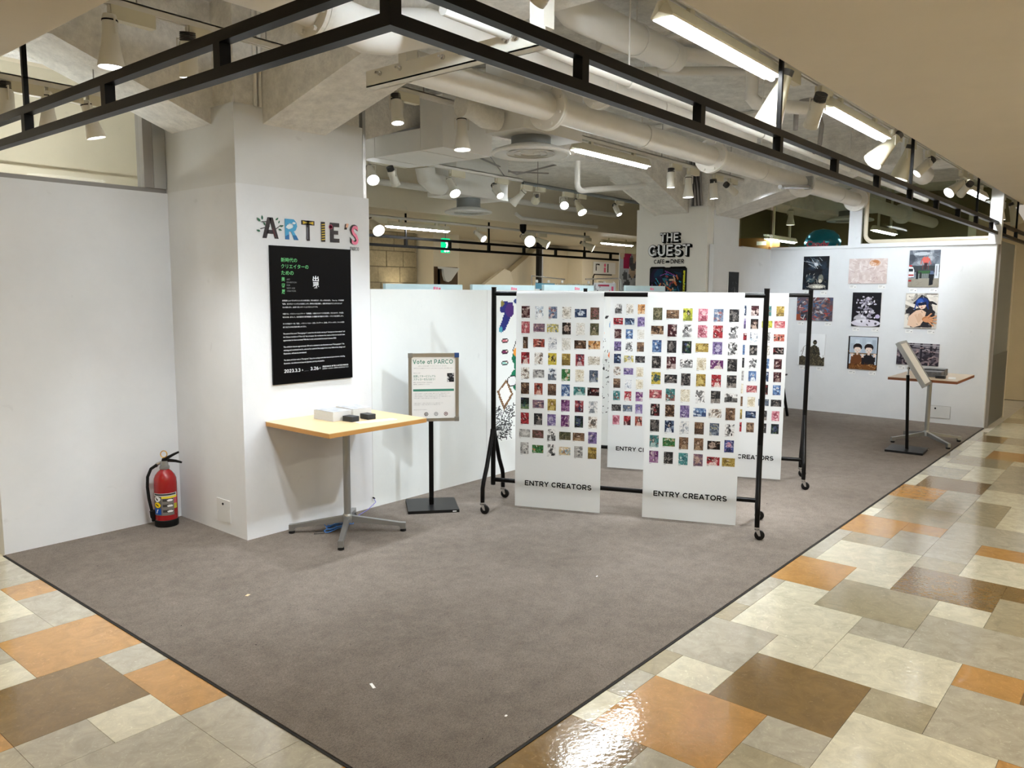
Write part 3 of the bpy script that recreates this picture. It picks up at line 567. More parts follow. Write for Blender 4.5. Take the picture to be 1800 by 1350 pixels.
# ---- lighting tracks
def track(label, x0, x1, y, z, m='track', rods=()):
    t = thing('lighting_track', label, 'light track', (x0, y, z)); L = x1 - x0
    MB().box(0, L, -0.018, -0.008, 0, 0.035).box(0, L, 0.008, 0.018, 0, 0.035).box(0, L, -0.018, 0.018, 0.028, 0.036).build('rail', M[m], t)
    B('slot', M['black2'], t, 0.01, L - 0.01, -0.008, 0.008, 0.012, 0.028)
    for x in rods: MB().tube([(x - x0, 0, 0.036), (x - x0, 0, 3.45 - z)], 0.004, 6).build('hanger_rod', M['grey_trim'], t)
    return t
track('short lighting track hung left of the lettered column top', 0.06, 1.12, 2.2, 2.955, rods=(0.25, 0.95))
track('low lighting track in front of the glass over the left wall', -0.14, 0.60, 3.3, 2.775, rods=(0.0, 0.5))
track('lighting track running along the corridor ceiling edge', 0.4, 11.9, 0.10, 2.925, rods=(1.2, 3.0, 4.8, 6.6, 8.4))
track('lighting track behind the fat pipe carrying a fluorescent light', 1.95, 7.55, 2.38, 2.965, rods=(2.3, 5.6, 7.2))
track('lighting track above the display panels behind the partition', 3.2, 5.6, 4.2, 2.90, rods=(3.8,))
track('galvanised lighting track crossing in front of the rear beam', 5.62, 8.2, 4.2, 2.875, m='trackg', rods=(5.9, 8.0))
track('lighting track under the far corridor ceiling', 5.0, 11.0, 6.95, 2.66)

# ---- spotlights
def spot(label, x, y, z, aim, kind='can', s=1.0, watt=1.0, cone=58, col=(1.0, 0.97, 0.93), warm=False, box=1, drop=0.09, group='track spotlights'):
    """a track head: driver box under the rail, yoke, body with heat sink, lens and its light"""
    t = thing('spotlight', label, 'spotlight', (x, y, z), group=group)
    d = (Vector(aim) - Vector((x, y, z - drop))).normalized(); pv = Vector((0, 0, -drop))
    if box: B('driver_box', M['lampc'], t, 0.0, 0.19 * s, -0.022, 0.022, -0.058 * s, 0.0, bev=0.003, seg=1)
    MB().tube([(0.0, 0, 0), (0.0, 0, -0.035)], 0.009, 8).build('stem', M['lampw'], t)
    side = d.cross(Vector((0, 0, 1)))
    if side.length < .05: side = Vector((0, 1, 0))
    side.normalize(); k = side * 0.046 * s
    MB().tube([pv - k + Vector((0, 0, -0.03)), pv - k + Vector((0, 0, 0.045)), pv + k + Vector((0, 0, 0.045)), pv + k + Vector((0, 0, -0.03))], 0.005, 6).build('yoke', M['lampw'], t)
    o = pv - d * 0.05 * s
    S_ = lambda pr: [(a * s, c * s) for a, c in pr]
    if kind == 'can':
        MB().lathe(S_([(0, 0.02), (0.036, 0.02), (0.040, 0.03), (0.041, 0.15), (0.043, 0.152), (0.043, 0.175), (0.039, 0.175), (0.037, 0.168)]), o, d, 22).build('body', M['lampw'], t, smooth=True)
        b = MB()
        for q in range(6): b.lathe(S_([(0, -0.02 + q * .008), (0.035, -0.02 + q * .008), (0.035, -0.016 + q * .008), (0, -0.016 + q * .008)]), o, d, 14)
        b.build('heat_sink', M['fin'], t); lr, ld = 0.037, 0.170
    elif kind == 'bell':
        MB().lathe(S_([(0, -0.01), (0.026, -0.01), (0.030, 0.0), (0.031, 0.06), (0.036, 0.11), (0.048, 0.17), (0.054, 0.20), (0.052, 0.205), (0.048, 0.20)]), [*o], d, 24).build('body', M['lampw'], t, smooth=True)
        MB().lathe(S_([(0.0315, 0.012), (0.0325, 0.012), (0.0325, 0.018), (0.0315, 0.018)]), o, d, 20).build('gap_ring', M['black'], t); lr, ld = 0.049, 0.197
    else:  # cone: a wide flared shade
        MB().lathe(S_([(0, 0.0), (0.028, 0.0), (0.030, 0.02), (0.036, 0.06), (0.062, 0.19), (0.068, 0.225), (0.064, 0.226), (0.055, 0.2)]), o, d, 26).build('body', M['lampc'], t, smooth=True)
        MB().lathe(S_([(0, -0.03), (0.027, -0.03), (0.027, 0.0), (0, 0.0)]), o, d, 16).build('cap', M['fin'], t); lr, ld = 0.058, 0.205
    lr *= s; ld *= s
    MB().lathe([(0, ld), (lr, ld), (lr, ld - 0.004), (0, ld - 0.004)], o, d, 22).build('lens', M['lensw' if warm else 'lens'], t)
    if watt > 0:
        ld_ = bpy.data.lights.new('spot_beam', 'SPOT'); ld_.energy = SPOT_W * watt; ld_.spot_size = R(cone); ld_.spot_blend = 0.75; ld_.shadow_soft_size = 0.035; ld_.color = col
        lo = bpy.data.objects.new('spot_beam', ld_); COL.objects.link(lo); lo.parent = t; lo.location = o + d * (ld + 0.012); lo.rotation_euler = d.to_track_quat('-Z', 'Y').to_euler()
    return t
COOL = (0.84, 0.92, 1.0); WARM = (1.0, 0.84, 0.62); NEUT = (0.95, 0.97, 1.0)
# left short track
spot('bell shaped spotlight at the corridor end of the short track', 0.12, 2.2, 2.955, (0.10, 2.25, 0), 'bell', 1.1, 0.35, 70, NEUT, drop=0.11)
spot('can spotlight with fins beside the labelled driver box', 0.50, 2.2, 2.955, (0.70, 2.60, 0), 'can', 1.1, 1.9, 80, NEUT, drop=0.11)
spot('can spotlight at the frame post over the left wall', 0.03, 3.3, 2.775, (0.02, 3.2, 0), 'can', 1.0, 0.15, 50, NEUT, drop=0.08)
spot('spotlight with exposed dark fins over the left wall', 0.24, 3.3, 2.775, (0.28, 3.35, 0), 'bell', 1.0, 0.10, 50, NEUT, drop=0.08)
spot('tilted bell spotlight over the left wall', 0.46, 3.3, 2.775, (0.85, 3.2, 1.0), 'bell', 1.0, 0.30, 60, NEUT, drop=0.09)
# corridor edge track
spot('large cream cone spotlight beside the hanger rod, aimed at the lettered column', 2.90, 0.10, 2.925, (2.55, 0.95, 0.2), 'cone', 1.2, 2.6, 125, COOL, drop=0.12)
spot('white can spotlight with black grille next to the second fluorescent light', 3.48, 0.10, 2.925, (4.6, 1.25, 0.7), 'can', 1.1, 3.6, 84, NEUT, drop=0.12)
spot('cream cone spotlight just past the second fluorescent light', 5.15, 0.10, 2.925, (3.6, 1.7, 0.5), 'cone', 1.2, 1.6, 85, COOL, drop=0.10)
spot('hanging cone spotlight between the second light and the hanger rod', 5.62, 0.10, 2.925, (5.45, 0.6, 0.9), 'cone', 1.1, 0.7, 80, COOL, drop=0.14)
spot('small white spotlight with silver fins right of the hanger rod', 6.32, 0.10, 2.925, (5.1, 1.5, 1.0), 'can', 1.0, 1.2, 60, COOL, drop=0.12)
spot('white bell spotlight in front of the third fluorescent light', 7.75, 0.10, 2.925, (5.6, 1.6, 0.9), 'bell', 1.1, 1.0, 55, COOL, drop=0.14)
spot('slim white spotlight touching the third fluorescent light', 8.10, 0.10, 2.925, (9.55, 1.6, 1.45), 'can', 1.0, 1.0, 75, COOL, drop=0.14)
spot('shaded spotlight right of the white window post', 10.25, 0.10, 2.925, (10.25, 0.0, 0), 'bell', 1.1, 0.25, 60, NEUT, drop=0.16)
spot('wide tilted spotlight at the far end of the corridor track', 11.2, 0.10, 2.925, (11.9, -0.8, 0), 'cone', 1.2, 0.25, 60, NEUT, drop=0.12)
# middle track
spot('spotlight fixed high beside the lettered column, lens downwards', 2.05, 2.38, 2.965, (1.85, 1.9, 0), 'can', 1.0, 1.5, 85, COOL, drop=0.09)
spot('big bell spotlight hanging in front of the duct box', 2.68, 2.38, 2.965, (2.60, 2.2, 0), 'bell', 1.15, 1.1, 85, COOL, drop=0.12)
spot('small spotlight with dark fins left of the rear column', 5.80, 2.38, 2.965, (5.75, 2.3, 0), 'can', 1.0, 0.7, 70, COOL, drop=0.12)
spot('long bell spotlight in front of the cable bundle', 6.18, 2.38, 2.965, (6.18, 2.3, 0), 'bell', 1.1, 0.6, 70, COOL, drop=0.14)
spot('boxy can spotlight in front of the cafe sign column edge', 6.78, 2.38, 2.965, (6.9, 2.2, 0), 'can', 1.1, 0.7, 70, COOL, drop=0.13)
spot('tilted can spotlight at the end of the middle track aimed at the far wall', 7.18, 2.38, 2.965, (9.55, 1.55, 1.45), 'can', 1.0, 2.0, 70, COOL, drop=0.10)
# rear tracks
spot('bright spotlight under the duct box, just right of the lettered column', 3.35, 4.2, 2.90, (2.7, 3.0, 1.6), 'bell', 1.1, 1.34, 80, COOL, drop=0.13)
spot('finned spotlight under the duct box turned away', 3.62, 4.2, 2.90, (4.3, 4.4, 1.8), 'can', 1.0, 0.67, 80, COOL, drop=0.13)
spot('glaring spotlight above the rear diffuser', 4.42, 4.2, 2.90, (4.1, 3.2, 1.6), 'bell', 1.1, 1.34, 80, COOL, drop=0.13)
spot('small glaring spotlight left of the galvanised track', 5.15, 4.2, 2.90, (4.8, 3.0, 1.6), 'can', 1.0, 1.34, 80, COOL, drop=0.12)
spot('spotlight turned away below the black track end', 5.60, 4.2, 2.875, (5.2, 5.4, 1.6), 'bell', 1.0, 0.67, 80, COOL, drop=0.11)
spot('spotlight with upturned lens under the galvanised track', 5.88, 4.2, 2.875, (6.6, 4.9, 2.6), 'cone', 0.8, 0.50, 80, COOL, drop=0.12)
spot('round glaring spotlight facing left under the galvanised track', 6.42, 4.2, 2.875, (5.4, 3.3, 2.0), 'bell', 1.0, 1.18, 80, COOL, drop=0.11)
spot('open spotlight under the middle of the galvanised track', 6.72, 4.2, 2.875, (6.4, 3.1, 1.4), 'cone', 0.9, 1.18, 80, COOL, drop=0.12)
spot('small camera shaped spotlight at the end of the galvanised track', 7.62, 4.2, 2.875, (7.5, 3.4, 1.6), 'can', 0.9, 0.00, 80, COOL, drop=0.10)
# far corridor
spot('glaring spotlight beside the lettered column edge in the far corridor', 5.70, 6.95, 2.66, (5.0, 4.5, 1.0), 'cone', 1.3, 0.2, 60, NEUT, drop=0.08, group='far corridor spotlights')
spot('tilted lamp right of the long far corridor light', 7.85, 6.95, 2.66, (7.9, 5.5, 1.6), 'bell', 1.1, 0.2, 60, NEUT, drop=0.10, group='far corridor spotlights')
spot('brightest square lamp in the far corridor under the black ceiling unit', 9.05, 6.95, 2.66, (8.0, 5.0, 1.9), 'cone', 1.5, 0.4, 60, NEUT, drop=0.10, group='far corridor spotlights')
spot('tilted lamp just right of the brightest far corridor lamp', 9.45, 6.95, 2.66, (9.9, 6.0, 2.0), 'cone', 1.1, 0.2, 60, NEUT, drop=0.12, group='far corridor spotlights')
spot('tilted lamp by the right hanger rod in the far corridor', 10.85, 6.95, 2.66, (11.4, 6.0, 2.0), 'cone', 1.1, 0.2, 60, NEUT, drop=0.12, group='far corridor spotlights')
t = thing('ceiling_unit', 'small black cylinder hanging under the far corridor ceiling', 'sensor', (8.95, 6.9, 2.62)); MB().lathe([(0, 0), (0.02, 0), (0.03, 0.02), (0.055, 0.05), (0.06, 0.155), (0, 0.155)], n=18).build('housing', M['black'], t, smooth=True); MB().lathe([(0, -.012), (.018, -.01), (.02, 0.0), (0, 0)], n=12).build('dome', M['dwhite'], t)
# stray lamp in the backroom
spot('white bell lamp glowing in the dark room behind the glass', 10.9, 3.05, 3.02, (10.9, 3.05, 0), 'bell', 1.2, 1.2, 100, WARM, box=0, drop=0.12, group='backroom lamps')

# ---- fluorescent fittings
def tube_light(label, x, y, z, L=1.25, rz=0.0, hung=0.10, group='fluorescent fittings'):
    """reflector body hung on two clips, z is the underside"""
    t = thing('fluorescent_light', label, 'light', (x, y, z), rz, group)
    prof = [(-0.055, 0.012), (-0.030, 0.060), (-0.022, 0.075), (0.022, 0.075), (0.030, 0.060), (0.055, 0.012), (0.050, 0.004), (-0.050, 0.004)]
    b = MB(); A = [b.bm.verts.new((0.03, p[0], p[1])) for p in prof]; Bv = [b.bm.verts.new((L - 0.03, p[0], p[1])) for p in prof]; n = len(prof)
    for i in range(n): b.bm.faces.new((A[i], Bv[i], Bv[(i + 1) % n], A[(i + 1) % n]))
    e0 = b.bm.verts.new((0.0, 0, 0.02)); e1 = b.bm.verts.new((L, 0, 0.02))
    for i in range(n): b.bm.faces.new((A[(i + 1) % n], e0, A[i])); b.bm.faces.new((Bv[i], e1, Bv[(i + 1) % n]))
    b.build('housing', M['lampc'], t)
    MB().tube([(0.045, 0, -0.002), (L - 0.045, 0, -0.002)], 0.0165, 12).build('tube', M['tube'], t, smooth=True)
    MB().box(0.04, L - 0.04, -0.047, 0.047, 0.0015, 0.0035).build('reflector', M['tube'], t)
    for q in (0.22, 0.78): B('hanger_clip', M['lampc'], t, L * q - .02, L * q + .02, -0.014, 0.014, 0.075, 0.075 + max(hung - 0.075, 0.012), bev=.002, seg=1)
    return t
tube_light('nearest fluorescent light along the corridor ceiling edge', 1.50, 0.10, 2.825, 1.30, hung=0.115)
tube_light('second fluorescent light along the corridor ceiling edge', 3.60, 0.10, 2.815, 1.38, hung=0.115)
tube_light('third fluorescent light, half behind the white window post', 8.42, 0.16, 2.79, 1.08, hung=0.14)
tube_light('fluorescent light beside the nearest round diffuser', 4.06, 2.38, 2.865, 1.28, hung=0.11)
tube_light('long fluorescent light in the far corridor above the black frame', 5.92, 6.95, 2.55, 1.30, hung=0.12)
tube_light('fluorescent light at the far end of the far corridor', 12.4, 7.6, 2.66, 1.25, hung=0.12)
tube_light('fluorescent light glowing behind the glass left of the balloon', 10.7, 3.35, 2.50, 1.25, hung=0.9)
tube_light('yellowish fluorescent light behind the right hand pane', 11.4, 1.95, 2.62, 1.25, hung=0.8)

# ---- recessed downlights of the corridor (outside the picture, they light its floor; far corridor ones added to brighten it)
k = 0
for (x, y) in ((-1.9, -2.6), (1.6, -2.6), (5.1, -2.6), (8.6, -2.6), (12.1, -2.6), (-2.6, 1.2), (-2.6, 4.6), (5.2, 8.7), (8.2, 8.7), (11.2, 8.7), (14.0, 8.7)):
    words = ('behind the viewer', 'right of the viewer', 'over the middle of the corridor', 'over the corridor near the far wall', 'over the far end of the corridor', 'left of the viewer', 'over the corridor past the left wall', 'added to brighten the left of the far corridor', 'added to brighten the space before the stone pillar', 'added to brighten the space before the staircase', 'added to brighten the space before the direction sign')
    t = thing('downlight', 'recessed corridor downlight ' + words[k], 'light', (x, y, 2.767 if y < 6 else 2.775), group='corridor downlights'); k += 1
    MB().lathe([(0.075, -0.001), (0.10, -0.006), (0.105, 0.0), (0.10, 0.004), (0.075, 0.004)], n=28).build('trim_ring', M['dwhite'], t, smooth=True)
    MB().lathe([(0, 0.001), (0.075, 0.001), (0.075, 0.003), (0, 0.003)], n=24).build('lens', M['lensw'], t)
    l = bpy.data.lights.new('downlight_beam', 'AREA'); l.shape = 'DISK'; l.size = 0.16; l.energy = HALL_W * (1.0 if y < 6 else 0.42); l.color = (1.0, 0.89, 0.70)
    lo = bpy.data.objects.new('downlight_beam', l); COL.objects.link(lo); lo.parent = t; lo.location = (0, 0, -0.012)

t = tube_light('unseen tube light added behind the left wall to brighten the storeroom', -0.2, 4.6, 2.15, 1.25, hung=0.10); t.rotation_euler = (math.pi, 0, 0)  # upturned fitting, added out of sight to light the storeroom wall
spot('spotlight at the near end of the corridor edge track, above the picture', 0.78, 0.10, 2.925, (0.85, 3.3, 0.4), 'can', 1.1, 1.6, 70, COOL, drop=0.12)
spot('spotlight turned up towards the pipe bracket, above the picture', 0.62, 0.10, 2.925, (1.55, 1.5, 3.02), 'can', 1.0, 0.55, 110, COOL, drop=0.06)

# ---- small conduits, cables and hangers on the slab
for lab, pts, r, mm in (('thin conduit crossing the slab above the nearest fluorescent light', [(2.6, 0.3, 3.42), (2.6, 3.0, 3.42)], .016, 'pipe'), ('thin conduit crossing the slab near the capped pipe', [(3.5, -0.1, 3.42), (3.5, 2.9, 3.42)], .020, 'pipe'), ('conduit crossing the slab beyond the hose loop', [(6.1, -0.1, 3.41), (6.1, 3.0, 3.41)], .030, 'pipe'), ('conduit along the slab beside the long beam', [(1.9, 2.75, 3.40), (7.6, 2.75, 3.40)], .020, 'pipe'), ('slack grey cable hanging under the slab', [(3.0, 0.6, 3.44), (4.0, 0.62, 3.33), (5.2, 0.6, 3.36), (6.6, 0.62, 3.30), (7.7, 0.6, 3.44)], .008, 'grey_trim'), ('slack cable draped behind the galvanised track', [(3.6, 5.2, 3.44), (4.6, 5.0, 3.22), (5.6, 4.9, 3.26), (6.6, 5.1, 3.18), (7.6, 5.2, 3.44)], .012, 'grey_trim'), ('second slack cable draped behind the rear spotlights', [(4.0, 5.8, 3.44), (5.4, 5.6, 3.24), (6.8, 5.7, 3.30), (8.2, 5.8, 3.44)], .010, 'grey_trim'), ('slanting pipe leaning on the haunch left of the cafe sign', [(6.72, 3.70, 3.02), (7.62, 3.58, 2.66)], .030, 'pipe'), ('diagonal brace wire between slab and galvanised track', [(4.6, 4.2, 3.44), (5.3, 4.2, 2.93)], .006, 'grey_trim'), ('straight conduit running beside the capped pipe', [(1.9, 0.62, 3.30), (7.0, 0.62, 3.30)], .014, 'pipe'), ('low white conduit under the rear bulkhead pipes', [(8.6, 6.77, 2.92), (8.75, 6.77, 2.86), (11.0, 6.77, 2.86)], .03, 'pipew')):
    pipe_thing('thin_conduit', lab, pts, r, m=mm, n=8)
t = thing('cable_bundle', 'dark bundle of cables dropping beside the cafe sign column top', 'cable', (7.64, 2.95, 2.73)); rg = random.Random(14)
for k in range(7):
    a = rg.uniform(-.04, .04); MB().tube([(-0.02 + a * .3, -0.02 + .05 * k / 2, 0.0), (-0.03, 0.0 + .04 * k / 2, .18), (-0.06 - a, .02 + .03 * k / 2, .38), (-.10 + a, .01 + .05 * k / 2, .70)], .013, 6).build('cable', M['fin'] if k % 2 else M['grey_trim'], t, smooth=True)

# ================================================================ EXHIBITS
# ---- wall lettering on the column
t = thing('wall_lettering', 'colourful illustrated logo letters with leaves on the white column', 'sign', (1.27, 2.858, 1.98))
def flat(name, m, parent, polys, y=-0.001, th=0.0015):
    b = MB()
    for p in polys: b.prism(p, 'y', y - th, y)
    return b.build(name, m, parent)
C_ = {k: mat('logo_' + k, v, 0.5) for k, v in dict(dark=(34, 22, 26), maroon=(80, 26, 34), leaf=(18, 92, 66), leaf2=(40, 130, 84), sky=(70, 160, 205), skyd=(34, 104, 160), cloud=(225, 238, 244), gold=(214, 184, 52), pink=(236, 96, 140), flam=(240, 130, 160), peach=(240, 190, 160), purple=(58, 30, 62), slate=(120, 122, 132)).items()}
H = 0.135
def leaf(cx, cz, L, a, w=0.4):
    q = [(-.5, 0), (-.2, w / 2), (.15, w / 2.2), (.5, 0), (.15, -w / 2.2), (-.2, -w / 2)]
    return [(cx + (x * math.cos(a) - z * math.sin(a)) * L, cz + (x * math.sin(a) + z * math.cos(a)) * L) for x, z in q]
flat('letter_a', C_['dark'], t, [[(0.045, 0), (0.075, 0), (0.115, H), (0.085, H)], [(0.135, 0.0), (0.165, 0.0), (0.125, H), (0.095, H)], [(0.075, 0.03), (0.14, 0.03), (0.135, 0.055), (0.085, 0.055)]])
flat('letter_a_streak', C_['maroon'], t, [[(0.118, 0.06), (0.135, 0.01), (0.142, 0.012), (0.124, 0.07)]], y=-0.003)
flat('leaf_cluster', C_['leaf'], t, [leaf(0.02, 0.115, 0.034, 2.4), leaf(0.045, 0.13, 0.03, 1.6), leaf(0.015, 0.045, 0.03, 2.9), leaf(0.155, 0.128, 0.028, 0.7), leaf(0.19, 0.085, 0.03, 0.3), leaf(0.178, 0.06, 0.026, -0.3), leaf(0.17, 0.11, 0.022, 1.2), leaf(0.06, 0.092, 0.026, 2.0)], y=-0.003)
flat('twig', C_['dark'], t, [[(0.03, 0.055), (0.10, 0.075), (0.10, 0.08), (0.03, 0.06)], [(0.13, 0.05), (0.185, 0.088), (0.182, 0.092), (0.128, 0.055)], [(0.04, 0.10), (0.095, 0.105), (0.095, 0.11), (0.04, 0.105)]], y=-0.002)
flat('letter_r', C_['sky'], t, [[(0.215, 0), (0.245, 0), (0.245, H), (0.215, H)], [(0.245, H), (0.285, H), (0.305, H - .02), (0.31, H - .045), (0.30, H - .07), (0.28, H - .082), (0.245, H - .082), (0.245, H - .058), (0.275, H - .058), (0.28, H - .045), (0.275, H - .03), (0.245, H - .028)], [(0.262, 0.053), (0.285, 0.053), (0.318, 0), (0.285, 0)]])
flat('letter_r_cloud', C_['cloud'], t, [leaf(0.25, 0.085, 0.06, 0.2, .5), leaf(0.285, 0.11, 0.03, 0.1, .5)], y=-0.003); flat('letter_r_shade', C_['skyd'], t, [[(0.215, 0), (0.245, 0), (0.245, 0.035), (0.215, 0.02)], [(0.275, 0.03), (0.30, 0.03), (0.318, 0), (0.285, 0)]], y=-0.003)
flat('letter_t', C_['dark'], t, [[(0.385, 0), (0.41, 0), (0.41, H), (0.385, H)], [(0.345, H - .03), (0.45, H - .03), (0.45, H), (0.345, H)]]); flat('bow', C_['gold'], t, [[(0.355, H - .025), (0.395, H - .015), (0.355, H - .005)], [(0.44, H - .025), (0.40, H - .015), (0.44, H - .005)]], y=-0.003); flat('letter_t_stripe', C_['slate'], t, [[(0.388, 0.01), (0.394, 0.01), (0.394, 0.09), (0.388, 0.09)]], y=-0.003)
flat('letter_i', C_['dark'], t, [[(0.505, 0), (0.538, 0), (0.538, H), (0.505, H)]]); flat('letter_i_stripe', C_['gold'], t, [[(0.508, 0.01 + k * .017), (0.535, 0.014 + k * .017), (0.535, 0.021 + k * .017), (0.508, 0.017 + k * .017)] for k in range(7)], y=-0.003)
flat('letter_e', C_['dark'], t, [[(0.58, 0), (0.612, 0), (0.612, H), (0.58, H)], [(0.612, H - .027), (0.66, H - .027), (0.66, H), (0.612, H)], [(0.612, 0.055), (0.65, 0.055), (0.65, 0.082), (0.612, 0.082)], [(0.612, 0), (0.66, 0), (0.66, 0.027), (0.612, 0.027)]]); flat('flower', C_['pink'], t, [leaf(0.585, 0.105, 0.035, k * 1.2, .5) for k in range(5)], y=-0.003)
flat('apostrophe', C_['dark'], t, [[(0.705, 0.095), (0.725, 0.095), (0.735, H), (0.715, H)]]); flat('apostrophe_tip', C_['peach'], t, [[(0.715, 0.11), (0.735, 0.11), (0.742, H + .002), (0.722, H + .002)]], y=-0.003)
o = text('letter_s', 'S', C_['dark'], t, 0.752, 0.0, -0.002, h=H, width=0.075, bold=0.03); text('flamingo_body', 'S', C_['flam'], t, 0.767, -0.004, -0.004, h=H * .97, width=0.062, bold=0.015)
bold_text('maker_name', 'PARCO', M['dark'], t, 0.755, -0.05, -0.002, 0.027, 0.078, 0.11)

# ---- black poster
PW, PH = 0.660, 0.918
t = thing('exhibition_poster', 'tall black exhibition poster with green and white text on the column', 'poster', (1.358, 2.858, 1.018))
B('poster_board', M['poster'], t, 0, PW, -0.012, 0, 0, PH); yy = -0.0125
def L_(name, s, m, fx, fz, h, width=None, bold=0.0, align='L'): return text(name, s, M[m], t, fx * PW, (1 - fz) * PH, yy, h=h, width=width, bold=bold, align=align)
L_('headline', '新時代の', 'inkg', 0.125, 0.112, 0.026, 0.125, 0.006); L_('headline', 'クリエイターの', 'inkg', 0.125, 0.158, 0.026, 0.215, 0.006); L_('headline', 'ための', 'inkg', 0.125, 0.205, 0.026, 0.095, 0.006)
for k, c in enumerate('美術展'): L_('headline', c, 'inkg', 0.125, 0.250 + 0.045 * k, 0.026, 0.026, 0.008)
for k, c in enumerate(('ART', 'EXHIBITION', 'FOR', 'NEW AGE', 'CREATORS')): L_('subtitle', c, 'inkgrey', 0.185, 0.244 + 0.021 * k, 0.010)
L_('emblem', '出', 'inkw', 0.50, 0.245, 0.033, 0.05, 0.02); L_('emblem', '現', 'inkw', 0.50, 0.290, 0.033, 0.05, 0.02); L_('emblem_note', '出現画廊', 'inkw', 0.515, 0.302, 0.006)
jp = ['出現画廊 (しゅつげんがろう) とパルコの第1弾は、海外の展示会で、新しい作家の出現し 「Show Up」 の中国語訳', '「出現」 をかけたミーニングによる名前とします。新時代の才能を発掘し、活躍の場を創出することができないか？', 'そんな想いから、2022年 1月にスタートしたプロジェクトです。']
jp2 = ['今展示では、イラストレーションアワード 「出現画廊」 に選出されたすべての作品を展示。それに合わせて、平大芸術、', '時代の作家、顔そして、次世代国内外の若手審査員による審査を受け選ばれた作家の、イラスト作品を展示します。']
jp3 = ['すべての作品のテーマは 「出現」。イラストレーション、二次元、ポップアート、日本画、グラフィックなど、ジャンルの壁を', '超えて見ごたえのある作品をお楽しみください。']
en1 = ['The name of the award "Shutsugengaro" comes from the double meaning of "emergence of new nations" and', 'the Chinese translation of "Show Up" that we expect. Can we discover the creators of the new era and create', 'opportunities for them ourselves? With this in mind, we launched this project in January 2022.']
en2 = ['This exhibition features approximately 100 works submitted to the illustration award "Shutsugengaro". The', 'winning and nominated works, selected by a panel of five judges from many fields of art, design and', 'illustration, will also be introduced.']
en3 = ['The theme of all the works is "Emergence". Enjoy the exciting works that transcend genre barriers, including', 'illustration, two-dimensional pop art, Japanese painting and graphics.']
z = 0.396
for blk, ws in ((jp, (.77, .745, .43)), (jp2, (.765, .76)), (jp3, (.77, .28)), (en1, (.775, .775, .66)), (en2, (.765, .775, .275)), (en3, (.77, .50))):
    for s, wdt in zip(blk, ws): L_('body_text', s, 'inkw', 0.128, z, 0.0092, wdt * PW, 0.006); z += 0.0243
    z += 0.0235
bold_text('dates', '2023.3.3', M['inkw'], t, 0.128 * PW, (1 - .918) * PH, yy, 0.023, 0.128, 0.17, gap=0.07); L_('dates', '金', 'inkw', 0.34, 0.912, 0.010); L_('dates', '—', 'inkgrey', 0.37, 0.920, 0.004, 0.035); bold_text('dates', '3.26', M['inkw'], t, 0.445 * PW, (1 - .915) * PH, yy, 0.023, 0.07, 0.17, gap=0.07); L_('dates', '日', 'inkw', 0.562, 0.909, 0.010)
L_('venue', '渋谷PARCO 本館1F ARTIE\'S PARCO', 'inkw', 0.60, 0.899, 0.011, 0.225, 0.02); L_('venue', '営業時間 11:00-20:00 / 入場無料 主催 株式会社パルコ', 'inkw', 0.60, 0.915, 0.008, 0.225)


# ---- tables with a four-star base
def star_table(label, cx, cy, x0, x1, y0, y1, T, top, edge, ang0, feet_r, group):
    t = thing('pedestal_table', label, 'table', (cx, cy, 0.006), group=group); th = 0.030
    b = MB(); b.box(x0 - cx, x1 - cx, y0 - cy, y1 - cy, T - 0.006 - 0.004, T - 0.006).build('table_top', top, t)
    b = MB(); b.box(x0 - cx, x1 - cx, y0 - cy, y1 - cy, T - 0.006 - th, T - 0.010); b.build('edge_band', edge, t)
    MB().tube([(0, 0, 0.10), (0, 0, T - 0.04)], 0.024, 18).build('column', M['castalu'], t, smooth=True)
    MB().box(-0.16, 0.16, -0.025, 0.025, T - 0.06, T - 0.036).box(-0.025, 0.025, -0.16, 0.16, T - 0.06, T - 0.036).build('top_plate', M['blackmat'], t)
    MB().lathe([(0, 0.07), (0.034, 0.07), (0.036, 0.115), (0.028, 0.13), (0, 0.13)], n=18).build('hub', M['castalu'], t, smooth=True)
    for k in range(4):
        a = ang0 + k * math.pi / 2; mt = Matrix.Rotation(a, 4, 'Z'); b = MB()
        pr = [(0.02, 0.118), (feet_r * .93, 0.062), (feet_r * 1.02, 0.060), (feet_r * 1.02, 0.018), (feet_r * .93, 0.018), (feet_r * .90, 0.040), (0.02, 0.075)]
        b.prism(pr, 'y', -0.016, 0.016); 
        for v in b.bm.verts: v.co = mt @ v.co
        b.bevel(0.004, 2); leg = b.build('leg', M['castalu'], t)
        c = mt @ Vector((feet_r * .975, 0, 0)); MB().lathe([(0, 0), (0.020, 0), (0.022, 0.004), (0.020, 0.014), (0.010, 0.020), (0, 0.02)], c, n=14).build('rubber_foot', M['rubber'], leg, smooth=True)
    return t
star_table('pale wood pedestal table against the lettered column', 1.69, 2.515, 1.295, 2.112, 2.175, 2.852, 0.781, M['wood'], M['woodedge'], R(45), 0.385, 'pedestal tables')
star_table('beige pedestal table with red brown edge by the far wall', 8.02, 0.31, 7.56, 8.48, -0.04, 0.63, 0.752, M['laminate2'], M['woodedge2'], R(45), 0.40, 'pedestal tables')

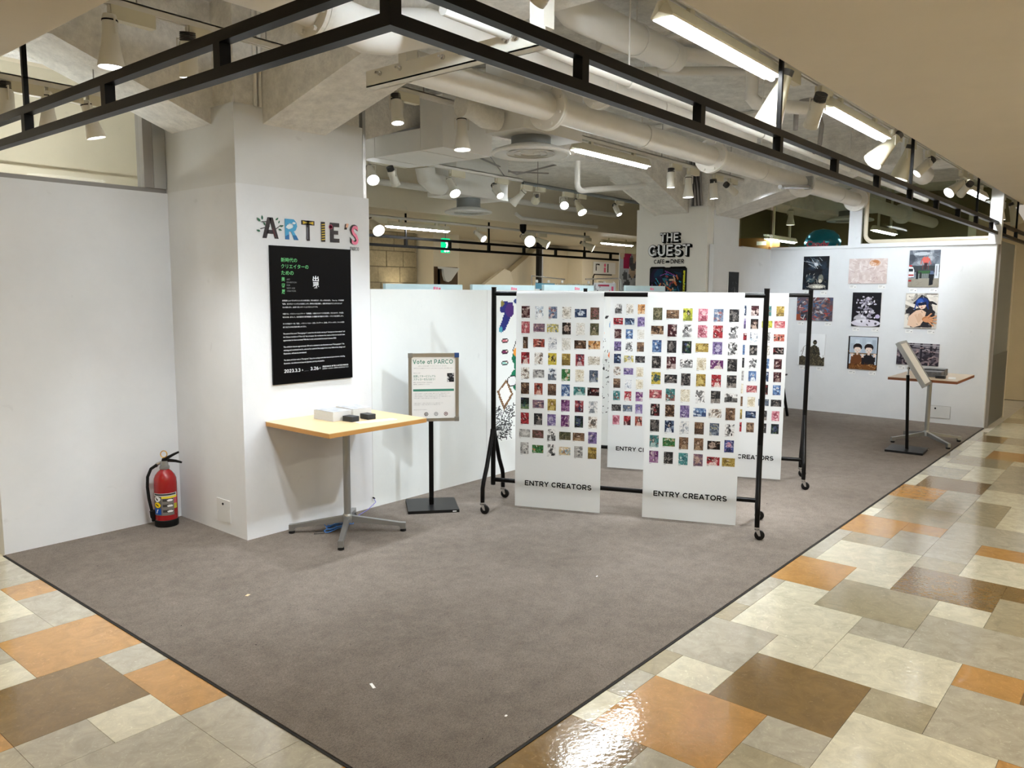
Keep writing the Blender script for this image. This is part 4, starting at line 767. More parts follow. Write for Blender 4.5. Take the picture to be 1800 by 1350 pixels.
# ---- things on the tables
TT = 0.7815
def stack(name, label, cat, x, y, z, wd, dp, n, th, rz, side, top, seed, group):
    t = thing(name, label, cat, (x, y, z), rz, group); rg = random.Random(seed); b = MB()
    for k in range(n):
        ox, oy = rg.uniform(-.0016, .0016), rg.uniform(-.0016, .0016); b.box(-wd / 2 + ox, wd / 2 + ox, -dp / 2 + oy, dp / 2 + oy, k * th, k * th + th * 0.82)
    b.build('sheets', side, t); B('cover', top, t, -wd / 2, wd / 2, -dp / 2, dp / 2, n * th, n * th + 0.0008); return t
stack('flyer_stack', 'left thick stack of white flyers with grey cover on the pale table', 'flyers', 1.66, 2.62, TT, 0.15, 0.21, 24, 0.0026, R(0), M['paper'], M['papermix'], 1, 'flyer stacks')
stack('flyer_stack', 'rear stack of white flyers beside the left stack on the pale table', 'flyers', 1.865, 2.65, TT, 0.15, 0.21, 22, 0.0026, R(-4), M['paper'], M['papermix'], 2, 'flyer stacks')
stack('card_stack', 'small dark stack of cards in front of the left flyers', 'cards', 1.685, 2.455, TT, 0.062, 0.092, 16, 0.0021, R(4), M['dark'], M['dark'], 3, 'card stacks')
stack('card_stack', 'small dark stack of cards in front of the rear flyers', 'cards', 1.825, 2.45, TT, 0.062, 0.092, 16, 0.0021, R(-3), M['dark'], M['dark'], 4, 'card stacks')
t = thing('paper_slip', 'white paper slip near the front edge of the pale table', 'paper', (1.80, 2.33, TT), R(-12)); MB().box(-.14, .14, -.035, .035, 0, .0012).build('slip', M['paper'], t); B('print_line', M['inkgrey'], t, -.11, .08, -.004, .002, .0012, .0016)
stack('flyer_stack', 'tall grey stack of flyers on the far table', 'flyers', 8.12, 0.28, 0.7525, 0.15, 0.21, 26, 0.0028, R(0), M['papergrey'], M['papergrey'], 5, 'flyer stacks')
stack('flyer_stack', 'second grey stack of flyers behind on the far table', 'flyers', 7.95, 0.28, 0.7525, 0.15, 0.21, 20, 0.0028, R(0), M['papergrey'], M['papergrey'], 6, 'flyer stacks')
stack('card_stack', 'little dark card pile beside the flyers on the far table', 'cards', 7.78, 0.16, 0.7525, 0.062, 0.09, 14, 0.002, R(0), M['dark'], M['dark'], 7, 'card stacks')
t = thing('paper_slip', 'pale paper slip on the far table', 'paper', (7.88, 0.07, 0.7525), R(10)); MB().box(-.12, .12, -.035, .035, 0, .0012).build('slip', M['paper'], t)

# ---- poster stands
def stand(label, x, y, rz, bw=0.37, group='poster stands'):
    t = thing('poster_stand', label, 'sign stand', (x, y, 0.006), rz, group)
    MB().box(-0.19, 0.19, -0.18, 0.18, 0, 0.022).bevel(.003, 1).build('base_plate', M['blackmat'], t)
    B('maker_badge', M['paper'], t, 0.14, 0.168, -0.1815, -0.18, 0.006, 0.014)
    return t
s1 = stand('black poster stand with silver framed vote notice beside the pale table', 2.51, 2.535, R(-39.5))
B('pole', M['black'], s1, -0.021, 0.013, -0.012, 0.012, 0.022, 0.74)
FW, FH, F0 = 0.375, 0.512, 0.668
fx0 = -0.172
fr = MB().box(fx0, fx0 + FW, -0.036, -0.014, F0, F0 + 0.024).box(fx0, fx0 + FW, -0.036, -0.014, F0 + FH - .024, F0 + FH).box(fx0, fx0 + .024, -0.036, -0.014, F0 + .024, F0 + FH - .024).box(fx0 + FW - .024, fx0 + FW, -0.036, -0.014, F0 + .024, F0 + FH - .024).build('snap_frame', M['alu'], s1)
for (a, c, mm) in ((fx0, F0, 'castalu'), (fx0 + FW - .03, F0, 'castalu'), (fx0, F0 + FH - .03, 'castalu'), (fx0 + FW - .03, F0 + FH - .03, 'navy')):
    B('corner_piece', M[mm], s1, a - .002, a + .032, -0.039, -0.013, c - .002, c + .032, bev=.006)
pg = B('notice_sheet', M['paper'], s1, fx0 + .02, fx0 + FW - .02, -0.029, -0.016, F0 + .02, F0 + FH - .02); B('back_plate', M['blackmat'], s1, fx0 + .01, fx0 + FW - .01, -0.016, -0.0135, F0 + .01, F0 + FH - .01)
def N_(name, s, m, fx, fz, h, width=None, bold=0.0, align='L'): return text(name, s, M[m], s1, fx0 + .02 + fx * (FW - .04), F0 + .02 + (1 - fz) * (FH - .04), -0.0294, h=h, width=width, bold=bold, align=align)
bold_text('notice_title', 'Vote at PARCO', M['teal'], s1, fx0 + .034, F0 + .02 + .875 * (FH - .04), -0.0294, 0.033, 0.298, 0.15)
N_('notice_text', 'お気に入りの作品に投票してキービジュアルステッカーをもらおう', 'inkgrey', 0.16, 0.165, 0.0065, 0.21); N_('notice_text', '投票された方には抽選でオリジナルグッズをプレゼントいたします。ぜひご参加ください', 'inkgrey', 0.06, 0.20, 0.0065, 0.29); N_('notice_text', '参加方法・STEP 1', 'inkgrey', 0.05, 0.275, 0.006)
N_('notice_heading', '投票してキービジュアル', 'teal', 0.05, 0.335, 0.016, 0.165, 0.008); N_('notice_heading', 'ステッカーをもらおう！', 'teal', 0.05, 0.385, 0.016, 0.16, 0.008)
N_('notice_text', '期間 : 2023年3月3日(金)〜3月26日(日)', 'inkgrey', 0.05, 0.425, 0.007, 0.14); N_('notice_text', '投票先 : 会場内のカードから', 'inkgrey', 0.05, 0.455, 0.007, 0.12)
B('notice_band', M['teal'], s1, fx0 + .034, fx0 + FW - .036, -0.0295, -0.0285, F0 + .02 + .44 * (FH - .04), F0 + .02 + .475 * (FH - .04)); N_('band_text', '展覧会について', 'inkw', 0.06, 0.555, 0.008)
for z_, ww in ((.60, .27), (.625, .25), (.65, .28), (.675, .2), (.755, .22), (.78, .20), (.86, .10)): N_('notice_text', 'この展示では出現をテーマに集まった作品をご紹介いたします。詳細は公式サイトまで', 'inkgrey', 0.05, z_, 0.0055, ww)
p = Pic(20, 26, (30, 30, 34)); rg = random.Random(9); p.blotch(rg, [(210, 210, 215), (90, 92, 96), (240, 240, 240), (20, 20, 22)], 26, .05, .2); picture('notice_picture', p, 0.052, 0.066, s1, fx0 + .02 + .80 * (FW - .04), F0 + .02 + .585 * (FH - .04), -0.0293)
for q, (cx, mm) in enumerate(((.33, 'ink'), (.55, 'inkgrey'), (.77, 'maroon'))):
    MB().lathe([(0.010, 0), (0.0145, 0), (0.0145, 0.0006), (0.010, 0.0006)], (fx0 + .02 + cx * (FW - .04), -0.0294, F0 + .055), (0, -1, 0), 18).build('round_mark', C_['maroon'] if mm == 'maroon' else M[mm], s1)
    MB().lathe([(0, 0), (0.005, 0), (0.005, 0.0006), (0, 0.0006)], (fx0 + .02 + cx * (FW - .04), -0.0294, F0 + .055), (0, -1, 0), 10).build('round_mark_dot', C_['maroon'] if mm == 'maroon' else M[mm], s1)
# second stand, tilted board seen almost edge-on
s2 = stand('black poster stand with tilted silver frame beside the far table', 7.34, 0.345, R(4))
MB().tube([(0, 0, 0.022), (0.0, 0.035, 0.80)], 0.016, 12).build('pole', M['black'], s2, smooth=True)
MB().lathe([(0, 0), (.009, 0), (.009, .06), (.016, .065), (.018, .085), (0, .09)], (0, .035, .80), n=12).build('ball_joint', M['chrome'], s2, smooth=True)
mt = Matrix.Translation((0.0, 0.02, 0.90)) @ Matrix.Rotation(R(-32), 4, 'X')
b = MB(); b.box(-0.20, 0.20, -0.052, -0.026, -0.25, 0.25, mt); b.bevel(.003, 1).build('board_panel', M['steelpanel'], s2)
b = MB()
for (a, c, e, f_) in ((-.21, .21, -.26, -.235), (-.21, .21, .235, .26), (-.21, -.185, -.235, .235), (.185, .21, -.235, .235)): b.box(a, c, -0.062, -0.022, e, f_, mt)
b.build('snap_frame', M['castalu'], s2); b = MB(); b.box(-0.186, 0.186, -0.0545, -0.053, -0.235, 0.235, mt); b.build('notice_sheet', M['paper'], s2)
b = MB(); b.box(-0.04, 0.04, -0.026, 0.006, -0.06, 0.04, mt); b.build('tilt_bracket', M['blackmat'], s2)

# ---- fire extinguisher
t = thing('fire_extinguisher', 'red fire extinguisher with black hose standing in the wall corner', 'extinguisher', (0.965, 3.60, 0.006), R(-38))
MB().lathe([(0.075, 0), (0.078, 0.004), (0.078, 0.045), (0.074, 0.05), (0, 0.05)], n=32).build('base_skirt', M['rubber'], t, smooth=True)
MB().lathe([(0, 0.03), (0.075, 0.03), (0.075, 0.30), (0.072, 0.335), (0.062, 0.36), (0.045, 0.382), (0.030, 0.395), (0.026, 0.405), (0, 0.405)], n=36).build('cylinder', M['red'], t, smooth=True)
MB().lathe([(0.031, 0.40), (0.034, 0.402), (0.034, 0.418), (0.027, 0.42), (0.025, 0.455), (0, 0.455)], n=20).build('valve', M['castalu'], t, smooth=True)
MB().tube([(-0.015, 0, 0.455), (0.03, 0, 0.458), (0.075, 0, 0.452), (0.115, 0, 0.44)], [0.012, 0.012, 0.010, 0.007], 8).build('carry_handle', M['black'], t, smooth=True)
MB().tube([(-0.01, 0, 0.462), (0.025, 0, 0.478), (0.065, 0, 0.50), (0.098, 0, 0.515)], [0.012, 0.011, 0.009, 0.007], 8).build('squeeze_lever', M['black'], t, smooth=True)
b = MB(); b.tube([(0.0 + 0.021 * math.cos(a), -0.004, 0.503 + 0.024 * math.sin(a)) for a in np.linspace(0, 6.28, 15)], 0.0035, 6, False); b.build('pull_ring', M['brass'], t, smooth=True)
MB().tube([(-0.02, 0, 0.445), (-0.045, 0, 0.435), (-0.058, 0, 0.42)], 0.013, 10).build('hose_joint', M['chrome'], t, smooth=True)
hs = MB().tube([(-0.045, -0.01, 0.432), (-0.085, -0.015, 0.405), (-0.108, -0.018, 0.35), (-0.112, -0.02, 0.28), (-0.105, -0.022, 0.20), (-0.092, -0.022, 0.12), (-0.082, -0.02, 0.07)], 0.0105, 10).build('hose', M['rubber'], t, smooth=True)
MB().lathe([(0, 0), (.013, 0), (.014, .02), (.02, .03), (.022, .075), (.013, .08), (0, .08)], (-0.080, -0.02, 0.035), (-0.05, 0, 1), 14).build('nozzle', M['rubber'], t, smooth=True)
p = Pic(44, 44, (70, 68, 66)); p.rect(0, 0, 1, 1, (150, 22, 26)); p.rect(.0, 0, 1, .13, (200, 200, 200)); p.rect(.05, .03, .95, .10, (40, 40, 40)); p.rect(0, .13, .36, 1, (96, 92, 88)); p.rect(.36, .13, 1, .22, (230, 210, 60)); p.rect(.36, .22, .85, 1, (120, 116, 112)); p.rect(.85, .22, 1, .5, (196, 90, 100)); p.rect(.85, .5, 1, .72, (190, 180, 60))
for cy, c in ((.26, (235, 235, 235)), (.53, (240, 205, 20)), (.82, (20, 80, 170))): (p.ell(.18, cy, .15, .12, c) if cy < .8 else p.rect(.03, cy - .13, .33, cy + .13, c))
p.line(.13, .22, .2, .30, .03, (30, 30, 30)); p.line(.13, .50, .22, .56, .03, (60, 50, 20)); p.line(.2, .74, .14, .88, .02, (235, 235, 235))
for cy in (.3, .55, .8): p.rect(.42, cy - .05, .8, cy + .06, (60, 58, 56)); p.ell(.68, cy + .02, .11, .05, (235, 235, 235))
me = p.mesh('label_sticker', 1, 0.155)
for v in me.vertices:
    a = R(-150) + v.co.x * R(135); v.co = Vector((0.0757 * math.cos(a), 0.0757 * math.sin(a), 0.085 + v.co.z))
o = bpy.data.objects.new('label_sticker', me); COL.objects.link(o); o.parent = t

# ---- cable pile under the pale table
t = thing('cable_coil', 'coil of blue network cable on the carpet under the pale table', 'cable', (1.74, 2.60, 0.012)); rg = random.Random(8)
for k in range(7):
    cx, cy = rg.uniform(-.10, .05), rg.uniform(-.03, .05); rx, ry = rg.uniform(.05, .10), rg.uniform(.02, .04); n = 18; z0 = .006 * k
    MB().tube([(cx + rx * math.cos(a), cy + ry * math.sin(a), z0 + .006 + .006 * math.sin(3 * a)) for a in np.linspace(0, 6.28 * .96, n)], 0.0035, 6).build('cable_loop', M['blue'], t, smooth=True)
b = MB().tube([(-.16, .02, .004), (-.22, .05, .004), (-.25, .02, .004), (-.2, -.01, .004), (-.1, .0, .008)], .002, 6).build('thin_wire', M['rubber'], t, smooth=True)
MB().tube([(0.08, .06, .006), (.18, .12, .006), (.34, .17, .02), (.44, .20, .05), (.46, .245, .07)], .003, 6).build('lead', M['lilac'], t, smooth=True)
MB().lathe([(0, 0), (.006, 0), (.006, .02), (0, .02)], (.46, .235, .068), (0, 1, .2), 8).build('plug', M['rubber'], t)

# ---- rolling racks with hanging entry banners
PAL = {'maroon': [(70, 20, 28), (40, 14, 20), (150, 120, 110), (220, 200, 190)], 'paleblue': [(225, 232, 238), (150, 180, 205), (245, 246, 248), (60, 70, 90)], 'bluered': [(110, 130, 160), (60, 80, 120), (170, 70, 60), (220, 190, 180)], 'beige': [(226, 222, 212), (180, 170, 150), (200, 190, 170), (120, 110, 100)], 'navy': [(30, 50, 90), (20, 26, 44), (220, 228, 238), (90, 120, 160)],
 'brownmix': [(110, 70, 60), (80, 60, 40), (150, 90, 90), (60, 70, 50)], 'pink': [(210, 110, 130), (235, 170, 180), (150, 50, 70), (250, 225, 225)], 'redpink': [(190, 70, 80), (220, 140, 140), (120, 40, 50), (240, 200, 190)], 'mix': [(130, 90, 110), (90, 80, 110), (200, 160, 140), (60, 50, 70)], 'yelblue': [(200, 180, 60), (80, 110, 160), (220, 215, 200), (230, 230, 230)], 'blackbrown': [(30, 22, 20), (90, 60, 50), (200, 170, 150), (20, 16, 16)],
 'offwhite': [(226, 224, 216), (216, 214, 204), (205, 200, 185), (230, 228, 222)], 'olive': [(80, 80, 50), (50, 52, 34), (140, 130, 90), (100, 90, 60)], 'dark': [(44, 42, 44), (26, 26, 30), (110, 104, 100), (170, 160, 150)], 'red': [(190, 34, 44), (140, 20, 30), (235, 220, 210), (40, 20, 24)], 'redface': [(170, 60, 44), (30, 22, 24), (230, 180, 160), (190, 80, 60)], 'sketch': [(228, 228, 226), (150, 160, 175), (110, 120, 135), (210, 215, 222)],
 'dkbrown': [(70, 44, 30), (40, 26, 20), (130, 90, 60), (190, 150, 110)], 'orange': [(214, 140, 60), (180, 100, 40), (60, 40, 34), (240, 200, 150)], 'white': [(230, 226, 218), (140, 110, 90), (80, 70, 64), (205, 195, 180)], 'yellow': [(224, 200, 40), (200, 160, 30), (60, 46, 30), (240, 225, 150)], 'gold': [(180, 146, 50), (140, 108, 34), (214, 186, 96), (110, 84, 30)], 'rednavy': [(170, 50, 60), (36, 44, 84), (220, 190, 190), (90, 30, 50)], 'grey': [(170, 168, 164), (120, 120, 120), (205, 204, 200), (80, 80, 84)],
 'green': [(50, 130, 60), (230, 220, 200), (34, 96, 44), (200, 120, 60)], 'blue': [(70, 110, 170), (120, 160, 210), (225, 235, 242), (40, 60, 110)], 'bluegrey': [(80, 96, 120), (60, 72, 96), (150, 160, 175), (180, 170, 120)], 'teal': [(50, 130, 130), (34, 92, 96), (180, 210, 205), (160, 60, 50)], 'blackred': [(24, 18, 20), (150, 30, 34), (60, 20, 24), (210, 190, 180)], 'purple': [(110, 40, 110), (80, 30, 90), (230, 220, 200), (170, 120, 170)], 'violet': [(120, 96, 160), (80, 70, 130), (190, 180, 210), (60, 50, 90)], 'blackgreen': [(24, 28, 28), (30, 80, 60), (60, 70, 120), (120, 150, 90)],
 'bw': [(232, 232, 230), (30, 30, 32), (120, 120, 122), (60, 60, 62)], 'brown': [(130, 92, 62), (96, 66, 46), (180, 146, 108), (60, 44, 36)], 'sand': [(214, 186, 130), (90, 150, 200), (240, 232, 214), (170, 110, 60)], 'yelblack': [(200, 200, 40), (26, 26, 24), (120, 130, 30), (230, 228, 150)], 'cream': [(228, 220, 196), (210, 196, 160), (190, 170, 130), (236, 232, 214)], 'tealwhite': [(60, 150, 150), (225, 235, 232), (40, 110, 120), (150, 200, 195)], 'bluepink': [(60, 80, 160), (220, 130, 160), (30, 40, 90), (240, 220, 225)], 'yelgreen': [(210, 180, 40), (50, 110, 60), (30, 60, 90), (240, 220, 120)]}
def entry_pic(pal, land, seed):
    rg = random.Random(seed)
    def soft(c, k=0.30): g = sum(c) / 3; return tuple((v * (1 - k) + g * k) * 0.93 for v in c)
    c = [soft(v) for v in PAL[pal]]; w_, h_ = (20, 14) if land else (14, 19)
    p = Pic(w_, h_, c[0]); k = rg.randrange(5); p.blotch(rg, c, 16, .05, .22, .6)
    sk = soft((214, 186, 168)) if pal not in ('bw', 'grey', 'sketch') else (214, 214, 214)
    cx = .5 + rg.uniform(-.12, .12)
    if k == 0:
        p.ell(cx, .36, .22, .20, c[1], .9); p.ell(cx + .02, .42, .12, .11, sk, .85); p.poly([(cx - .36, 1), (cx - .2, .62), (cx + .18, .60), (cx + .36, 1)], c[2], .85); p.strokes(rg, c, 8, .25, .03, .7, (.2, .15, .8, .5))
    elif k == 1: p.rect(0, .55 + rg.uniform(-.1, .1), 1, 1, c[3], .7); p.blotch(rg, c, 8, .06, .2, .8); p.rect(cx - .05, .35, cx + .06, .85, c[1], .8)
    elif k == 2: p.strokes(rg, c, 18, .4, .04, .8)
    elif k == 3: p.ell(cx, .5, .30, .30, c[2], .8); p.blotch(rg, c, 10, .05, .14, .8); p.strokes(rg, c, 8, .3, .03, .7)
    else:
        for q in range(7): p.ell(cx + rg.gauss(0, .12), .2 + q * .11, rg.uniform(.08, .2), rg.uniform(.06, .14), c[1 + q % 3], .8)
        p.ell(cx, .3, .09, .08, sk, .7)
    p.a = np.clip(p.a + np.array([rg.uniform(-.09, .09) for _ in range(w_ * h_)]).reshape(h_, w_, 1), 0, 1)
    return p
def rows(s): return [[(e.rstrip('*'), e.endswith('*')) for e in r.split()] for r in s.strip().split('\n')]
BAN1 = rows('''maroon paleblue bluered beige navy* brownmix
redpink mix* yelblue* blackbrown offwhite olive
dkbrown redface* sketch offwhite dkbrown* orange*
red white yellow gold rednavy beige*
white grey* paleblue green cream bluegrey
dkbrown redface brown blue teal* blackred*
blackgreen mix* gold purple rednavy sketch
red dark violet purple blackgreen white
grey* brownmix* bw olive* brown* violet
grey green* bw sand* grey gold''')
BAN2 = rows('''olive brown* yelblack pink bluered dark
dkbrown* maroon bw pink red bw
blue dark blackgreen gold* violet bw
dark maroon bw* cream purple* dark
yelgreen dark* dark gold red dark
redpink* teal cream bw dark bw*
blackred dkbrown violet blue* white* brown
dark navy sketch brown bluegrey bw
teal green* brown brown blackbrown* bluepink
purple dark tealwhite mix red* gold*''')
BAN3 = rows('''bw beige orange brown dark pink
red* navy* violet teal mix* gold
maroon blue offwhite grey dark red
violet bw brown dark* cream bw
navy yelblue* dark* green pink blue
white violet* cream dark brown* mix
brown sketch cream red* navy gold
teal red purple dark bw pink*
dark* bluegrey* violet cream green dark
pink red redface blue* mix grey''')
BAN4 = rows('''dark brown navy maroon teal gold
pink* grey violet blackbrown yelblack* redpink*
green dark red* paleblue bw redface*
brown cream* blue dark beige blackred*
navy pink dark bw blue maroon
gold mix* grey blue navy maroon
dark red cream redpink* blackred blue
teal* violet brown cream bluegrey* dark*
bw dark gold navy* dark pink
blue* brown red brown dark blackgreen''')
def caster(b_, parent, X, Y):
    """swivel caster: chrome fork, black wheel"""
    MB().lathe([(0, 0.072), (0.018, 0.072), (0.018, 0.088), (0, 0.088)], (X, Y, 0), n=12).prism([(X - .016, .078), (X + .016, .078), (X + .026, .030), (X + .012, .030)], 'y', Y - .0175, Y - .0145).prism([(X - .016, .078), (X + .016, .078), (X + .026, .030), (X + .012, .030)], 'y', Y + .0145, Y + .0175).box(X - .016, X + .018, Y - .0175, Y + .0175, 0.070, 0.078).build('caster_fork', M['chrome'], parent)
    MB().lathe([(0, -.012), (.027, -.012), (.033, -.008), (.033, .008), (.027, .012), (0, .012)], (X + .018, Y, 0.034), (0, 1, 0), 22).build('caster_wheel', M['rubber'], parent, smooth=True)
def rack(label, x, y, rz, banners):
    t = thing('rolling_rack', label, 'rack', (x, y, 0.006), rz, 'rolling garment racks'); LEN = 1.945; r = 0.0165
    for sx in (0, 1):
        X = sx * LEN
        MB().tube([(X, 0, 0.165), (X, 0, 1.668)], 0.0185, 14).build('post', M['black'], t, smooth=True)
        MB().lathe([(0, 0), (0.0195, 0), (0.0195, 0.006), (0, 0.006)], (X, 0, 1.667), n=14).build('post_cap', M['blackmat'], t)
        for sy in (-1, 1):
            leg = MB().tube([(X, sy * 0.018, 0.60), (X, sy * 0.03, 0.56), (X, sy * 0.15, 0.335), (X, sy * 0.225, 0.235), (X, sy * 0.245, 0.19), (X, sy * 0.247, 0.085)], r, 12).build('leg', M['black'], t, smooth=True)
            caster(None, leg, X, sy * 0.247)
    MB().tube([(0, 0, 1.625), (LEN, 0, 1.625)], 0.0165, 14).build('top_rail', M['black'], t, smooth=True)
    MB().tube([(0, 0, 0.205), (LEN, 0, 0.205)], 0.0165, 14).build('bottom_rail', M['black'], t, smooth=True)
    return t
RZ = math.atan2(-0.923, 0.386)
def banner(label, x, y, u0, data, seed):
    """a long print sheet draped over the top rail of a rack, with its entry pictures"""
    W_ = 0.655; ux, uy = math.cos(RZ), math.sin(RZ)
    t = thing('entry_banner', label, 'banner', (x + ux * u0, y + uy * u0, 0.026), RZ, 'entry banners on the racks')
    zt = 1.6 ; b = MB(); prof = [(-0.0205, 0.0), (-0.0205, 0.5), (-0.0205, 1.0), (-0.0205, zt)] + [(-0.0205 * math.cos(a), zt + 0.0225 * math.sin(a)) for a in (0.5, 1.0, 1.57, 2.1, 2.6)] + [(0.0205, zt), (0.0215, 1.30)]
    P = [[b.bm.verts.new((xx, q[0], q[1])) for q in prof] for xx in (0, W_ * .25, W_ * .5, W_ * .75, W_)]
    for i in range(len(P) - 1):
        for j in range(len(prof) - 1): b.bm.faces.new((P[i][j], P[i + 1][j], P[i + 1][j + 1], P[i][j + 1]))
    b.build('banner_sheet', M['sheet'], t, smooth=True)
    for r_, row in enumerate(data):
        for c_, (pal, land) in enumerate(row):
            w_, h_ = (0.087, 0.060) if land else (0.064, 0.086)
            if pal == 'dkbrown' and not land and r_ == 2 and seed == 1: w_ = 0.038
            cx, cz = 0.073 + c_ * 0.1035, 1.472 - r_ * 0.1135 - 0.0008 * c_
            picture('entry_print', entry_pic(pal, land, seed * 1000 + r_ * 10 + c_), w_, h_, t, cx - w_ / 2, cz - h_ / 2, -0.0215)
    b = MB()
    for r_, row in enumerate(data):
        for c_, (pal, land) in enumerate(row):
            w_, h_ = (0.087, 0.060) if land else (0.064, 0.086); cx, cz = 0.073 + c_ * 0.1035, 1.472 - r_ * 0.1135
            b.poly([(cx - w_ / 2, -0.0213, cz - h_ / 2 - .008), (cx - w_ / 2 + .016, -0.0213, cz - h_ / 2 - .008), (cx - w_ / 2 + .016, -0.0213, cz - h_ / 2 - .0055), (cx - w_ / 2, -0.0213, cz - h_ / 2 - .0055)])
    o = b.build('caption_lines', M['inkgrey'], t); o['kind'] = 'stuff'
    gx, body = 0.078, 'ENTRY CREATORS'; tot = sum(GL[c][0] for c in body) + 0.10 * (len(body) - 1)
    for c in body:
        wl_ = GL[c][0] / tot * 0.512
        if c != ' ': bold_text('title_letter', c, M['ink'], t, gx, 0.165, -0.0213, 0.038, wl_)
        gx += (GL[c][0] + 0.10) / tot * 0.512
    return t
rack('black rolling rack nearest the viewer, carrying two entry banners', 2.853, 2.214, RZ, None)
banner('left entry banner on the nearest rolling rack', 2.853, 2.214, 0.182, BAN1, 1)
banner('right entry banner on the nearest rolling rack', 2.853, 2.214, 1.148, BAN2, 2)
rack('second black rolling rack standing behind the nearest one', 4.418, 2.466, RZ, None)
banner('left entry banner on the rear rolling rack', 4.418, 2.466, 0.24, BAN3, 3)
banner('right entry banner on the rear rolling rack', 4.418, 2.466, 1.115, BAN4, 4)

# ---- drawings on the partition behind the rack
p = Pic(170, 130, (226, 230, 228)); rg = random.Random(21); A_ = p.asp
def X_(m_): return (m_ - 3.62) / 2.0
def Z_(z_): return (1.60 - z_) / 1.30
def D(kind, *a, **k): getattr(p, kind)(*a, **k)
nv, pu, gn, dk, br = (34, 40, 110), (70, 40, 110), (20, 110, 80), (30, 32, 34), (120, 90, 60)
p.poly([(X_(3.70), Z_(1.56)), (X_(3.84), Z_(1.55)), (X_(3.86), Z_(1.47)), (X_(3.80), Z_(1.40)), (X_(3.74), Z_(1.30)), (X_(3.69), Z_(1.29)), (X_(3.66), Z_(1.32)), (X_(3.73), Z_(1.46)), (X_(3.68), Z_(1.46)), (X_(3.665), Z_(1.49))], nv); p.ell(X_(3.80), Z_(1.48), .03, .05, pu); p.ell(X_(3.68), Z_(1.31), .012, .02, (70, 150, 170)); p.ell(X_(3.90), Z_(1.56), .02, .02, (40, 60, 120)); p.ell(X_(3.70), Z_(1.54), .012, .02, (130, 120, 60))
for z_, c in ((1.21, (190, 110, 120)), (1.11, (110, 40, 80)), (1.01, (150, 200, 190))): p.ell(X_(3.74), Z_(z_), .024, .016, dk); p.ell(X_(3.735), Z_(z_), .019, .011, c); p.ell(X_(3.76), Z_(z_ + .005), .008, .008, (225, 200, 190))
for k in range(9): p.line(X_(3.93), Z_(1.28), X_(3.84 + .02 * k), Z_(1.10 + .035 * k), .002, dk)
for (x_, z_, r_) in ((3.90, 1.06, .5), (3.94, .98, 1.2), (3.88, .88, .3), (3.93, .80, .9)): p.ell(X_(x_), Z_(z_), .03, .05, gn, rot=r_); p.line(X_(x_ - .05), Z_(z_ - .03), X_(x_ + .05), Z_(z_ + .02), .0015, dk)
p.ell(X_(3.89), Z_(1.10), .016, .03, (225, 150, 60)); p.ell(X_(3.84), Z_(.84), .036, .04, dk); p.ell(X_(3.84), Z_(.84), .030, .034, (228, 230, 230))
p.poly([(X_(3.63), Z_(.76)), (X_(3.76), Z_(.86)), (X_(3.86), Z_(.72)), (X_(3.73), Z_(.58))], br); p.poly([(X_(3.66), Z_(.76)), (X_(3.76), Z_(.83)), (X_(3.83), Z_(.72)), (X_(3.73), Z_(.63))], (235, 235, 232))
p.strokes(rg, [dk, (70, 72, 74), (120, 122, 122)], 190, .025, .0016, .9, (X_(3.62), Z_(.62), X_(3.86), Z_(.10 + .32)))
p.poly([(X_(3.66), Z_(.45)), (X_(3.80), Z_(.45)), (X_(3.84), Z_(.36)), (X_(3.64), Z_(.36))], (150, 152, 150), .5); p.strokes(rg, [dk], 60, .03, .0016, .9, (X_(3.64), Z_(.46), X_(3.84), Z_(.33)))
for x_ in (3.68, 3.76): p.line(X_(x_), Z_(.36), X_(x_ + .01), Z_(.31), .0018, dk)
for k in range(60):
    c = rg.choice([(230, 110, 50), (210, 60, 50), (40, 60, 120), (60, 140, 90), (240, 190, 160), (150, 80, 130), (30, 30, 34), (120, 160, 200)]); p.ell(rg.uniform(.25, 1), rg.uniform(.02, .6), rg.uniform(.01, .035), rg.uniform(.01, .04), c, .9, rg.uniform(0, 3))
p.strokes(rg, [dk], 260, .04, .0018, .8, (.2, .3, 1, .95))
t = thing('wall_drawing', 'colourful doodle drawing pasted on the white partition behind the racks', 'drawing', (3.62, 2.857, 0.30)); picture('drawing_sheet', p, 2.0, 1.30, t, 0, 0, -0.002)

# ---- artworks on the far wall
def art_panel(label, y0, z1, y1, z0, pic, frame=None):
    """y0 left, y1 right edge on the wall x = 9.55"""
    w_, h_ = y0 - y1, z1 - z0
    t = thing('art_print', label, 'artwork', (9.548, y0, z0), R(-90), 'prints on the far wall')
    B('mount_board', M['paper'], t, 0, w_, -0.010, 0, 0, h_); picture('picture', pic, w_, h_, t, 0, 0, -0.0105)
    for q in (0.02, w_ - 0.10):
        c = B('caption_card', M['paper'], t, q, q + 0.085, -0.004, 0, -0.065, -0.018)
        MB().box(q + .01, q + .05, -.0045, -.004, -.035, -.031).box(q + .01, q + .04, -.0045, -.004, -.047, -.044).box(q + .066, q + .076, -.0045, -.004, -.052, -.041).build('caption_text', M['inkgrey'], c)
    return t
rg = random.Random(4)
p = Pic(72, 94, (14, 16, 22)); p.blotch(rg, [(20, 28, 40), (34, 50, 66), (10, 11, 14), (26, 30, 34)], 70, .04, .18, .5)
for k in range(26):
    a = -2.3 + .12 * rg.gauss(0, 3); l_ = rg.uniform(.1, .34); x_, y_ = .52 + rg.gauss(0, .10), .22 + rg.gauss(0, .07); p.line(x_, y_, x_ + l_ * math.cos(a), y_ + l_ * .6 * math.sin(a), rg.uniform(.004, .014), rg.choice([(206, 214, 220), (120, 146, 166), (70, 96, 118), (168, 180, 190)]), .7)
